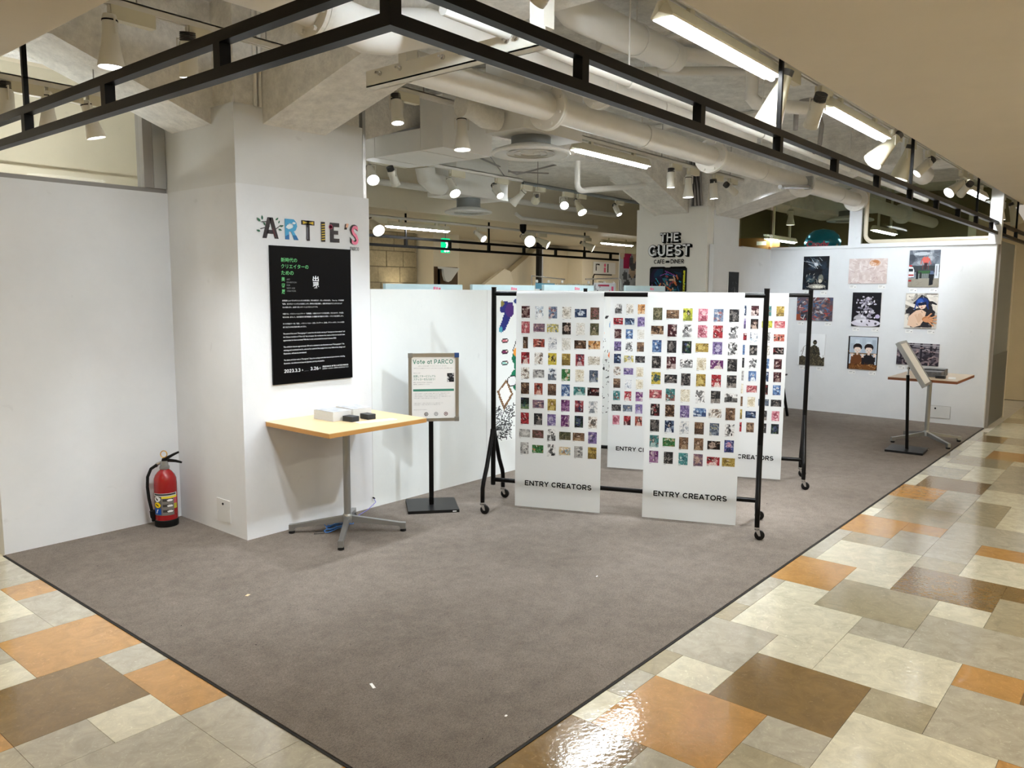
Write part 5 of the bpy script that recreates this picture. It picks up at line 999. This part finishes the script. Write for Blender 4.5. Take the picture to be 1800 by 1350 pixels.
p.ell(.5, .24, .08, .05, (224, 228, 232), .8, .6); p.ell(.30, .72, .16, .07, (44, 74, 82), .7); p.ell(.2, .62, .1, .08, (60, 84, 96), .5); p.ell(.70, .66, .10, .12, (196, 186, 156), .5); p.ell(.68, .74, .07, .06, (226, 218, 196), .7); p.ell(.56, .90, .34, .07, (214, 208, 192), .7); p.ell(.6, .91, .2, .04, (240, 236, 224), .8); p.strokes(rg, [(230, 226, 214), (150, 146, 130), (40, 44, 50)], 46, .09, .007, .7, (.15, .55, .9, .97))
art_panel('dark print with white sweeping strokes, upper left on the far wall', 2.320, 2.156, 1.969, 1.697, p)
p = Pic(96, 66, (214, 198, 194)); p.blotch(rg, [(224, 212, 208), (200, 180, 176), (232, 224, 220), (208, 190, 184)], 110, .03, .15, .5); p.ell(.68, .18, .14, .13, (206, 150, 110), .7); p.ell(.7, .15, .08, .08, (190, 120, 70), .8); p.strokes(rg, [(240, 232, 228), (180, 150, 150)], 30, .2, .008, .7)
art_panel('pale pink cloudy landscape format print, top middle of the far wall', 1.707, 2.112, 1.223, 1.782, p)
p = Pic(78, 102, (150, 158, 168)); p.grad((96, 102, 112), (168, 176, 184)); p.blotch(rg, [(74, 80, 90), (196, 202, 208), (120, 128, 138), (56, 60, 68)], 50, .06, .22, .4); p.ell(.45, .10, .30, .05, (214, 220, 226), .7); p.line(.06, .25, .96, .05, .006, (60, 64, 72), .8); p.line(.5, .03, .98, .2, .005, (60, 64, 72), .7)
p.rect(0, .42, 1, .60, (50, 56, 60), .9); p.blotch(random.Random(77), [(60, 66, 70)], 1, .01, .02); p.rect(.30, .56, .80, .66, (54, 92, 56)); p.rect(.25, .64, 1, .78, (120, 126, 124)); p.rect(0, .76, 1, 1, (146, 140, 128)); p.strokes(rg, [(120, 114, 104), (160, 154, 142)], 40, .12, .006, .5, (0, .78, 1, 1))
for x_ in (.42, .48, .54, .60, .66): p.rect(x_, .62, x_ + .012, .76, (60, 64, 66))
p.poly([(0, .44), (.14, .46), (.18, .55), (.18, .72), (0, .74)], (222, 224, 226)); p.rect(.0, .50, .14, .58, (40, 46, 52)); p.rect(0, .40, .10, .44, (176, 50, 50)); p.rect(0, .66, .17, .70, (168, 44, 44)); p.rect(0, .80, .10, .85, (150, 40, 40)); p.rect(.84, .38, .97, .76, (204, 208, 214)); p.rect(.88, .42, .91, .7, (120, 124, 132))
p.poly([(.42, .26), (.47, .17), (.53, .20), (.60, .17), (.66, .26), (.62, .36), (.47, .36)], (196, 96, 86)); p.line(.43, .22, .38, .38, .012, (186, 84, 74)); p.line(.65, .22, .71, .38, .012, (186, 84, 74)); p.poly([(.48, .34), (.60, .34), (.58, .50), (.53, .54), (.50, .50)], (58, 40, 44)); p.line(.46, .36, .44, .52, .008, (120, 60, 56)); p.line(.62, .36, .64, .52, .008, (120, 60, 56))
p.poly([(.67, .66), (.70, .56), (.80, .56), (.83, .68), (.80, .94), (.68, .96)], (22, 24, 30)); p.poly([(.69, .66), (.71, .56), (.80, .56), (.82, .66)], (84, 100, 128)); p.ell(.755, .53, .035, .035, (60, 56, 58)); p.rect(.24, .58, .32, .78, (30, 34, 36)); p.ell(.28, .55, .03, .03, (60, 56, 54)); p.rect(.36, .60, .42, .76, (44, 48, 46))
art_panel('street scene print with white van, upper right on the far wall', 0.962, 2.204, 0.604, 1.738, p)
p = Pic(96, 66, (88, 80, 92)); p.blotch(rg, [(130, 66, 60), (70, 86, 118), (120, 126, 140), (160, 110, 96), (60, 56, 64), (176, 168, 166), (84, 66, 66)], 150, .02, .10, .7); p.rect(0, .72, .14, 1, (140, 70, 46)); p.rect(.12, .6, .34, 1, (50, 48, 54), .8); p.strokes(rg, [(170, 60, 56), (210, 200, 200), (70, 110, 150)], 30, .16, .012)
art_panel('wide red and blue crowded print, middle left on the far wall', 2.385, 1.592, 1.889, 1.270, p)
p = Pic(74, 94, (20, 18, 24)); 
for k in range(110):
    a = rg.uniform(0, 1); p.ell(.5 + rg.gauss(0, .12), .10 + a * .66, rg.uniform(.015, .06), rg.uniform(.012, .042), rg.choice([(236, 234, 240), (200, 196, 210), (160, 156, 172), (120, 116, 130)]), .95)
p.ell(.5, .9, .5, .11, (214, 210, 222)); p.ell(.3, .78, .22, .12, (230, 228, 236), .8); p.ell(.9, .7, .08, .06, (190, 180, 210)); p.blotch(rg, [(40, 38, 46)], 12, .02, .05)
art_panel('black print with white bubbles rising, centre of the far wall', 1.637, 1.664, 1.272, 1.212, p)
p = Pic(80, 94, (196, 190, 180)); p.blotch(rg, [(222, 216, 208), (150, 142, 132), (110, 104, 98)], 40, .06, .2, .6); p.poly([(.50, .04), (.98, .30), (.86, .96), (.12, .98), (.02, .50)], (40, 38, 42)); 
for q in (((0, .22), (.36, .34), (.42, .42), (.34, .44), (0, .32)), ((.62, .04), (1, .06), (1, .22), (.74, .22)), ((.82, .30), (1, .34), (1, .56), (.86, .46)), ((0, .62), (.10, .58), (.20, .98), (0, 1)), ((.02, .04), (.30, .02), (.22, .16), (.04, .20))): p.poly(q, (226, 220, 210)); p.poly([(a * .9 + .05, b * .9 + .05) for a, b in q][0:3], (206, 198, 188), .6)
p.ell(.52, .27, .20, .15, (30, 54, 116)); p.ell(.46, .24, .10, .08, (54, 96, 176), .9); p.ell(.53, .35, .115, .10, (226, 200, 182)); p.poly([(.40, .28), (.66, .24), (.68, .32), (.56, .34), (.42, .36)], (24, 30, 52)); p.ell(.52, .40, .03, .012, (150, 84, 78)); p.line(.36, .22, .30, .46, .02, (34, 62, 128)); p.line(.66, .24, .72, .44, .02, (30, 52, 110))
p.poly([(.10, .92), (.14, .66), (.34, .50), (.52, .46), (.66, .54), (.62, .74), (.50, .92), (.3, .98)], (222, 190, 164)); p.poly([(.30, .62), (.5, .56), (.6, .7), (.44, .86)], (204, 164, 134), .6); p.ell(.72, .74, .17, .09, (184, 122, 80)); p.ell(.68, .76, .10, .06, (206, 146, 104))
for a0, a1, b0, b1 in ((.78, .72, .97, .64), (.80, .76, 1.0, .74), (.78, .79, .98, .84), (.70, .68, .82, .58), (.74, .80, .90, .92)): p.line(a0, a1, b0, b1, .024, (196, 134, 92)); p.line(a0, a1 - .008, b0, b1 - .008, .008, (222, 168, 128))
p.strokes(rg, [(24, 24, 28), (236, 230, 222)], 24, .08, .006, .6, (.0, .0, 1, 1))
art_panel('print of a blue haired figure reaching out, middle right on the far wall', 0.977, 1.659, 0.598, 1.211, p)
p = Pic(72, 90, (236, 238, 240)); r7 = random.Random(15)
p.poly([(.04, 1), (.04, .74), (.16, .70), (.28, .74), (.40, .66), (.46, .46), (.54, .36), (.60, .34), (.70, .38), (.78, .50), (.80, .66), (.88, .76), (1, .72), (1, 1)], (66, 60, 48)); p.ell(.62, .27, .075, .07, (52, 48, 40)); p.poly([(.54, .26), (.58, .19), (.66, .19), (.71, .26)], (40, 38, 34)); p.rect(.56, .27, .70, .285, (110, 100, 76)); p.poly([(.50, .40), (.60, .34), (.72, .42), (.70, .66), (.52, .68)], (48, 46, 38)); p.line(.50, .42, .34, .60, .035, (58, 54, 44)); p.line(.34, .60, .46, .66, .03, (54, 50, 40)); p.line(.74, .44, .80, .64, .035, (56, 52, 42)); p.line(.10, .58, .22, .40, .008, (96, 88, 66)); p.line(.22, .40, .34, .36, .007, (96, 88, 66)); p.line(.12, .74, .20, .48, .01, (80, 74, 58))
p.strokes(r7, [(116, 106, 80), (34, 32, 28), (150, 140, 110), (84, 78, 60)], 120, .06, .007, .8, (.06, .72, .98, .99)); p.strokes(r7, [(116, 106, 80), (28, 27, 24), (140, 130, 100)], 50, .05, .006, .8, (.42, .36, .78, .74))
art_panel('white print with a dark armoured statue, lower left on the far wall', 2.331, 1.084, 1.969, 0.645, p)
p = Pic(80, 100, (188, 200, 212)); 
for x_, a, c in ((.08, .22, (170, 182, 196)), (.24, .10, (206, 216, 226)), (.46, .04, (178, 190, 204)), (.62, .16, (212, 220, 230)), (.80, .10, (166, 178, 194))): p.rect(x_, a, x_ + .13, .6, c)
p.rect(0, 0, .05, 1, (38, 32, 34)); p.rect(0, 0, 1, .025, (38, 32, 34)); p.rect(.96, 0, 1, 1, (38, 32, 34)); p.rect(.05, .50, .96, .54, (120, 96, 70))
for cx, hx in ((.32, .10), (.70, -.02)):
    p.poly([(cx - .24, .92), (cx - .20, .62), (cx - .08, .54), (cx + .08, .54), (cx + .19, .64), (cx + .22, .92)], (104, 62, 34) if cx < .5 else (30, 26, 30)); p.ell(cx, .33, .15, .115, (34, 24, 26)); p.ell(cx, .40, .112, .10, (232, 210, 196)); p.poly([(cx - .13, .36), (cx - .10, .27), (cx + .10, .27), (cx + .13, .36), (cx + .05, .335), (cx - .06, .335)], (34, 24, 26)); p.rect(cx - .035, .50, cx + .035, .56, (224, 200, 186))
    for e in (-.05, .05): p.ell(cx + e, .415, .024, .024, (248, 246, 244)); p.ell(cx + e, .417, .013, .018, (54, 38, 40))
    p.ell(cx, .465, .02, .007, (150, 80, 80))
for hx, hy in ((.14, .60), (.50, .62), (.90, .60)):
    p.ell(hx, hy, .038, .035, (234, 212, 198))
    for q in range(4): p.line(hx - .03 + .02 * q, hy - .02, hx - .04 + .027 * q, hy - .085, .008, (234, 212, 198))
    p.line(hx, hy + .03, hx, hy + .14, .026, (110, 66, 38) if hx < .4 else (32, 28, 32))
p.rect(.05, .84, .96, 1, (112, 70, 34)); p.strokes(rg, [(150, 100, 54), (84, 50, 24), (190, 150, 100), (60, 36, 20)], 46, .10, .010, .8, (.05, .82, .96, .99)); p.blotch(rg, [(128, 84, 48)], 1, .02, .03)
art_panel('print of two dark haired children waving, bottom middle of the far wall', 1.658, 1.078, 1.276, 0.631, p)
p = Pic(96, 58, (90, 84, 92)); p.rect(0, 0, 1, .35, (120, 116, 124)); p.rect(0, .62, 1, 1, (46, 40, 48)); p.blotch(rg, [(70, 64, 74), (140, 124, 128), (40, 36, 44), (160, 150, 156)], 60, .03, .12, .8); 
for x_ in (.08, .3, .55, .78): p.rect(x_, .0, x_ + .05, .75, (44, 40, 48))
p.line(0, .2, 1, .24, .012, (36, 32, 40)); p.line(0, .05, 1, .1, .01, (170, 166, 172)); p.strokes(rg, [(176, 150, 150), (30, 28, 34)], 24, .12, .012)
art_panel('wide grey violet industrial print behind the tilted stand on the far wall', 1.042, 1.018, 0.543, 0.734, p)
# dark print on the short side wall
t = thing('art_print', 'narrow black print hanging on the short side wall by the cafe column', 'artwork', (8.15, 2.797, 1.50), group='prints on the far wall')
B('mount_board', M['paper'], t, 0, 0.315, -0.010, 0, 0, 0.42); p = Pic(22, 30, (18, 18, 20)); p.strokes(rg, [(70, 70, 74), (40, 40, 44)], 14, .2, .015); p.ell(.62, .62, .05, .16, (90, 90, 92)); picture('picture', p, 0.315, 0.42, t, 0, 0, -0.0105)

# ---- easel with a dark folding leg behind the rear banner
t = thing('folding_easel', 'black folding easel half hidden behind the rear banner', 'easel', (8.62, 2.30, 0.006))
for (x, y) in ((0.19, -0.125), (-0.22, -0.10), (0.02, 0.22)):
    MB().tube([(x, y, 0), (0.0, 0.02, 1.15)], 0.019, 8).build('leg', M['black'], t, smooth=True)
B('tray', M['black'], t, -0.22, 0.19, -0.10, -0.07, 0.55, 0.57)

# ---- cafe sign on the rear column
t = thing('cafe_sign', 'raised white and black cafe lettering on the rear column', 'sign', (7.655, 3.70, 2.00), R(-90))
for dx, dz, y, mm, gr in ((0.020, -0.012, -0.005, 'ink', 0.007), (0.013, -0.008, -0.010, 'ink', 0.007), (0.006, -0.004, -0.015, 'ink', 0.007), (0, 0, -0.020, 'ink', 0.007), (0, 0, -0.026, 'inkw', 0.0)):
    nm = ('letters_the', 'letters_guest') if mm == 'inkw' else ('letter_shadow', 'letter_shadow')
    bold_text(nm[0], 'THE', M[mm], t, 0.185 + dx, 0.298 + dz, y, 0.112, 0.265, 0.17, gr, 0.16)
    bold_text(nm[1], 'GUEST', M[mm], t, 0.012 + dx, 0.118 + dz, y, 0.142, 0.600, 0.17, gr, 0.14)
bold_text('letters_cafe', 'CAFE', M['ink'], t, 0.09, 0.018, -0.006, 0.056, 0.155, 0.15); bold_text('letters_diner', 'DINER', M['ink'], t, 0.335, 0.018, -0.006, 0.056, 0.19, 0.15)
MB().box(0.262, 0.318, -0.008, 0, 0.030, 0.046).box(0.268, 0.312, -0.008, 0, 0.046, 0.056).build('ampersand_mark', M['ink'], t)
# poster under it
p = Pic(60, 44, (18, 22, 30)); rg = random.Random(31); p.blotch(rg, [(20, 40, 60), (14, 60, 80), (40, 30, 60), (10, 12, 18)], 40, .05, .2, .7); p.strokes(rg, [(60, 200, 220), (170, 80, 190), (40, 120, 180)], 16, .4, .008, .8); p.blotch(rg, [(40, 110, 120), (150, 60, 70), (200, 170, 140), (30, 40, 50), (220, 120, 60)], 44, .02, .06, .9) if False else p.strokes(rg, [(40, 110, 120), (150, 60, 70), (200, 170, 140), (30, 40, 50), (200, 110, 60)], 46, .12, .02, .9, (.25, .2, .75, .9)); p.rect(.88, .04, .985, 1, (18, 20, 20)); p.rect(.93, .06, .985, 1, (190, 190, 40)); p.strokes(rg, [(40, 40, 20)], 8, .03, .008, .9, (.93, .1, .98, .95))
t = thing('cafe_poster', 'dark neon coloured poster below the cafe lettering', 'poster', (7.654, 3.665, 1.56), R(-90))
MB().prism([(0, 0), (0.535, 0), (0.535, 0.395), (0.51, 0.42), (0.31, 0.42), (0.29, 0.41), (0.23, 0.41), (0.21, 0.42), (0.02, 0.42), (0, 0.395)], 'y', -0.012, 0).build('poster_board', M['poster'], t); picture('picture', p, 0.515, 0.385, t, 0.01, 0.008, -0.0125)

# ================================================================ BEHIND THE PARTITION
for lab, x0, x1, zt in (('pale cyan display panel top left behind the partition', 2.55, 3.43, 1.702), ('pale cyan display panel second from the lettered column', 3.56, 4.45, 1.706), ('white display panel below the clear pouch rack', 4.60, 5.47, 1.715), ('white display panel beside the cafe sign column', 6.12, 7.02, 1.722)):
    t = thing('display_panel', lab, 'display panel', (x0, 3.10, 0.0), group='display panels behind the partition'); B('panel', M['cyanpanel'], t, 0, x1 - x0, -0.015, 0.015, 0.03, zt, bev=.003, seg=1); B('foot', M['grey_trim'], t, 0.05, 0.09, -0.10, 0.16, 0, 0.03); B('foot', M['grey_trim'], t, x1 - x0 - .09, x1 - x0 - .05, -0.10, 0.16, 0, 0.03)
    for k in range(3): B('panel_print', C_['flam'], t, (x1 - x0) * .60 + k * .03, (x1 - x0) * .60 + k * .03 + .022, -0.0165, -0.015, zt - .05, zt - .02 - .004 * k)
t = thing('pouch_rack', 'clear wire rack with crinkled plastic pouch seen above the partition', 'display rack', (5.30, 3.8, 0))
MB().tube([(0.0, 0, 0.0), (0.0, 0, 1.82), (0.62, 0, 1.79)], 0.008, 8).tube([(1.05, 0, 1.80), (1.78, 0, 1.82), (1.84, 0, 1.80), (1.85, 0, 1.76), (1.85, 0, 0)], 0.008, 8).build('wire_frame', M['chrome'], t, smooth=True)
b = MB(); n = 30; rg = random.Random(6); vs = [[b.bm.verts.new((0.42 + 1.0 * i / n, -0.02 + rg.uniform(-.03, .03), 1.40 + 0.34 * j / 8)) for j in range(9)] for i in range(n + 1)]
for i in range(n):
    for j in range(8): b.bm.faces.new((vs[i][j], vs[i + 1][j], vs[i + 1][j + 1], vs[i][j + 1]))
b.build('plastic_film', M['film'], t)
p = Pic(18, 16, (222, 224, 226)); p.rect(0, 0, 1, .16, (90, 140, 160)); p.strokes(random.Random(2), [(90, 90, 96), (190, 80, 90)], 16, .12, .015); picture('price_card', p, 0.36, 0.34, t, 0.03, 1.40, -0.03)
p = Pic(20, 18, (226, 226, 232)); p.rect(.2, .04, .7, .12, (190, 60, 90)); p.strokes(random.Random(5), [(220, 80, 120), (230, 150, 180)], 14, .15, .03, .9, (.5, .2, .95, .9)); p.strokes(random.Random(6), [(60, 60, 80)], 10, .12, .015, .9, (.05, .3, .45, .9)); picture('price_card', p, 0.50, 0.40, t, 1.18, 1.36, -0.03)
for x in (0.08, 0.3, 0.56, 1.1, 1.45, 1.66): MB().lathe([(0, -.01), (.014, -.008), (.016, 0.0), (.014, .02), (0, .024)], (x, -0.01, 1.755), n=8).build('clip', M['pipew'], t)
# tall banner beside the cafe column
t = thing('roll_banner', 'upright banner with magenta header left of the cafe sign column', 'banner', (9.0, 5.0, 0)); p = Pic(26, 60, (206, 208, 214)); p.rect(.16, .0, 1, .14, (176, 30, 80)); p.strokes(random.Random(3), [(240, 220, 230)], 8, .2, .015, .9, (.3, .03, .9, .11)); p.blotch(random.Random(8), [(190, 192, 200), (150, 60, 70), (120, 80, 70), (90, 90, 96), (220, 190, 160)], 30, .05, .14, .9); p.rect(0, .2, .16, 1, (206, 208, 214))
picture('banner_print', p, 0.75, 1.75, t, 0, 0.5, -0.006); B('banner_backing', M['paper'], t, 0, 0.75, -0.005, 0.005, 0.5, 2.25); MB().tube([(0.375, 0.02, 0), (0.375, 0.02, 2.2)], .012, 8).build('support_pole', M['black'], t); B('foot', M['black'], t, 0.1, 0.65, -0.12, 0.16, 0, 0.03)

# far corridor walls and furnishings
struct(B('wall_rear', M['beige'], None, 4.0, 17, 10.3, 10.4, 0, 2.775))
struct(B('wall_stair', M['cream'], None, 9.42, 10.15, 9.55, 10.3, 0, 2.775))
bw = thing('stone_pillar', 'stone block pillar lit from below in the far corridor', 'pillar', (8.25, 9.95, 0)); B('core', M['mortar'], bw, -1.5, 1.10, 0.03, 0.35, 0, 2.775); rg = random.Random(12)
z = 0.0; row = 0
while z < 2.7:
    h_ = 0.30; x = -1.5 - (0.0 if row % 2 else 0.35)
    while x < 1.08:
        wd = rg.choice((0.42, 0.55, 0.70)); a, c = max(x, -1.5), min(x + wd, 1.10)
        if c - a > 0.04: B('stone_block', M['brick'], bw, a + .006, c - .006, 0 + rg.uniform(-.008, .004), 0.05, z + .006, min(z + h_, 2.77) - .006, bev=.005, seg=1)
        x += wd
    z += h_; row += 1
t = thing('uplight', 'hidden lamp washing the stone pillar with light', 'lamp', (8.75, 9.62, 1.45)); MB().lathe([(0, 0), (.05, 0), (.06, .06), (.045, .08), (0, .08)], n=16).build('lamp_body', M['lampw'], t); MB().lathe([(0, .081), (.04, .081), (.04, .084), (0, .084)], n=14).build('lens', M['lensw'], t); B('bracket', M['lampw'], t, -.02, .02, .0, .34, .0, .02)
l = bpy.data.lights.new('uplight_beam', 'SPOT'); l.energy = 10; l.spot_size = R(95); l.spot_blend = .8; l.color = (1, .88, .66); l.shadow_soft_size = .03; lo = bpy.data.objects.new('uplight_beam', l); COL.objects.link(lo); lo.parent = t; lo.location = (0, 0.02, .10); lo.rotation_euler = Vector((0, .62, .9)).to_track_quat('-Z', 'Y').to_euler()
# stair flank with slanting shapes
t = thing('staircase', 'boxed staircase with slanting sides in the far corridor', 'staircase', (10.15, 10.0, 0))
MB().prism([(0, 0), (5.2, 0), (5.2, 2.7), (3.3, 2.7), (0.9, 1.30), (0, 1.30)], 'y', 0.05, 0.25).build('stair_flank', M['beige'], t); MB().prism([(0.02, 2.55), (0.62, 2.55), (0.02, 2.15)], 'y', 0.10, 0.28).build('dark_gap', M['black2'], t)
MB().prism([(0.1, 1.2), (1.9, 2.15), (2.1, 2.1), (2.2, 1.9), (2.2, 1.2)], 'y', -0.05, 0.05).build('handrail_wall', M['cream'], t); B('pillar', M['cream'], t, -0.06, 0.10, -0.12, 0.1, 0, 2.775)
MB().prism([(-0.62, 1.4), (-0.62, 2.12), (-0.06, 2.12), (-0.38, 1.85), (-0.46, 1.86), (-0.5, 1.92), (-0.52, 2.12), (-0.62, 2.12)][0:2] + [(-0.05, 2.10), (-0.30, 1.85), (-0.38, 1.82), (-0.46, 1.85), (-0.5, 1.95), (-0.52, 2.08), (-0.62, 2.08)], 'y', -0.52, -0.46).build('cut_out_panel', M['white2'], t)
B('brown_recess', M['brown'], t, -0.72, -0.05, -0.46, -0.44, 1.2, 2.12)
B('wall_lift', M['cream'], None, 14.6, 17, 9.6, 10.3, 0, 2.775)['kind'] = 'structure'
t = thing('metal_mullion', 'dark metal mullion strip on the beige rear wall', 'post', (13.0, 9.7, 0)); B('strip', M['black2'], t, 0, .10, 0, .1, 0, 2.775); B('shiny_edge', M['chrome'], t, .10, .16, 0.01, .1, 0, 2.775)
t = thing('direction_sign', 'white direction sign with arrow and red figure on the rear wall', 'sign', (15.05, 9.58, 2.10)); B('sign_board', M['paper'], t, 0, 1.0, -0.02, 0, 0, .30); text('arrow', '↖', M['ink'], t, 0.08, 0.05, -0.022, h=0.2, bold=.02); MB().lathe([(0, 0), (.045, 0), (.045, .002), (0, .002)], (.5, -.022, .22), (0, -1, 0), 12).box(.46, .54, -.024, -.02, .04, .16).build('red_figure', C_['pink'], t); B('black_bar', M['ink'], t, .62, .66, -.024, -.02, .04, .26)
t = thing('menu_stand', 'black wire menu stand before the rear wall', 'sign stand', (14.2, 9.0, 0)); MB().tube([(0, 0, 0), (0, 0, 2.0), (.05, 0, 2.06), (.8, 0, 2.06)], .015, 8).build('wire_frame', M['black'], t); B('menu_card', M['beige'], t, .12, .72, -.02, 0, 1.55, 1.98); text('menu_text', 'MENU', M['ink'], t, .2, 1.85, -.025, h=.06)
# exit sign
t = thing('exit_sign', 'green illuminated exit sign with running figure hanging in the far corridor', 'exit sign', (7.86, 7.75, 2.28)); B('sign_box', M['exitg'], t, 0, 0.155, -0.03, 0.03, 0, 0.235, bev=.004, seg=1)
MB().lathe([(0, 0), (.020, 0), (.020, .001), (0, .001)], (.095, -.031, .195), (0, -1, 0), 12).prism([(.05, .175), (.10, .18), (.115, .13), (.14, .115), (.135, .10), (.10, .115), (.085, .15), (.05, .155)], 'y', -.032, -.031).prism([(.075, .15), (.10, .14), (.085, .09), (.05, .06), (.035, .07), (.065, .10)], 'y', -.032, -.031).build('running_figure', M['exitw'], t)
MB().prism([(.02, .01), (.06, .01), (.06, .05), (.02, .05)], 'y', -.032, -.031).prism([(.075, .03), (.10, .055), (.10, .04), (.135, .04), (.135, .02), (.10, .02), (.10, .005)], 'y', -.032, -.031).build('arrow_mark', M['exitw'], t); MB().tube([(.078, 0, .235), (.078, 0, .495)], .008, 6).build('hanger_rod', M['grey_trim'], t)

# backroom stock seen through the dark glass
def carton(label, x, y, z, sx, sy, sz, m, rz=0.0):
    t = thing('carton', label, 'box', (x, y, z), rz, 'stock in the backroom'); B('carton_body', M[m], t, -sx / 2, sx / 2, -sy / 2, sy / 2, 0, sz, bev=.004, seg=1); B('shipping_label', M['paper'], t, -sx / 2 - .002, -sx / 2, -sy * .42, -sy * .2, sz * .2, sz * .6); B('packing_tape', M['laminate2'], t, -sx / 2, sx / 2, -.025, .025, sz, sz + .001); return t
t = thing('stock_shelf', 'brown stock shelving in the room behind the far wall', 'shelf', (11.1, 2.0, 0))
for z in (0.9, 1.55, 2.19): B('shelf_board', M['brown'], t, -0.25, 0.25, -1.6, 2.2, z, z + 0.03)
for (x, y) in ((-.23, -1.58), (-.23, 2.16), (.2, -1.58), (.2, 2.16), (-.23, .3), (.2, .3)): B('upright', M['grey_trim'], t, x, x + .03, y, y + .03, 0, 2.40)
carton('long brown carton at the left end of the backroom shelf', 11.08, 3.75, 2.222, .42, .75, .16, 'card'); carton('brown carton with white label next to the long one', 11.08, 3.20, 2.222, .40, .28, .16, 'card')
carton('upper brown carton stacked on the long one', 11.08, 3.72, 2.384, .42, .72, .15, 'card'); carton('grey carton left of the balloon', 11.08, 2.98, 2.222, .40, .14, .17, 'greybox'); carton('white box right of the balloon', 11.0, 2.02, 2.222, .25, .11, .16, 'paper')
carton('blue wrapped package behind the right hand pane', 11.08, 1.55, 2.222, .35, .42, .09, 'blue'); carton('flat yellow crate behind the right hand pane', 11.2, 1.72, 2.31, .3, .85, .10, 'yellow') if False else carton('yellow crate at the left of the right hand pane', 11.25, 1.78, 2.32, .2, .16, .12, 'yellow'); carton('low pale carton behind the right hand pane', 11.08, 1.05, 2.222, .35, .35, .09, 'card')
t = thing('foil_balloon', 'clear and blue balloon with red Candy lettering behind the glass', 'balloon', (10.98, 2.56, 2.222)); MB().lathe([(0, -.0), (.12, .015), (.22, .07), (.265, .16), (.27, .22), (.23, .32), (.15, .39), (0, .42)], n=28).build('balloon_skin', M['balloonblue'], t, smooth=True)
o = text('lettering', 'Candy', C_['pink'], t, -0.24, 0.13, -0.272, h=0.09, bold=.04); o.rotation_euler = (0, 0, R(-70)); 

# ---- scraps lying on the carpet
k = 0
for lab, x, y, a, s_ in (('long pale tape scrap on the carpet near its front corner', 0.415, 0.745, 1.2, (.022, .006)), ('tan paper crumb on the carpet left of the table', 0.62, 2.02, .4, (.012, .008)), ('tiny white crumb on the carpet right of the tape scrap', 0.60, 0.17, .2, (.006, .004)), ('white crumb on the carpet in front of the nearest rack', 2.10, 0.75, .2, (.008, .003))):
    t = B('paper_scrap', M['paper'] if k != 1 else M['wood'], None, -s_[0], s_[0], -s_[1], s_[1], 0, .0015); t.location = (x, y, .006); t.rotation_euler = (0, 0, a); tag(t, lab, 'scrap'); k += 1
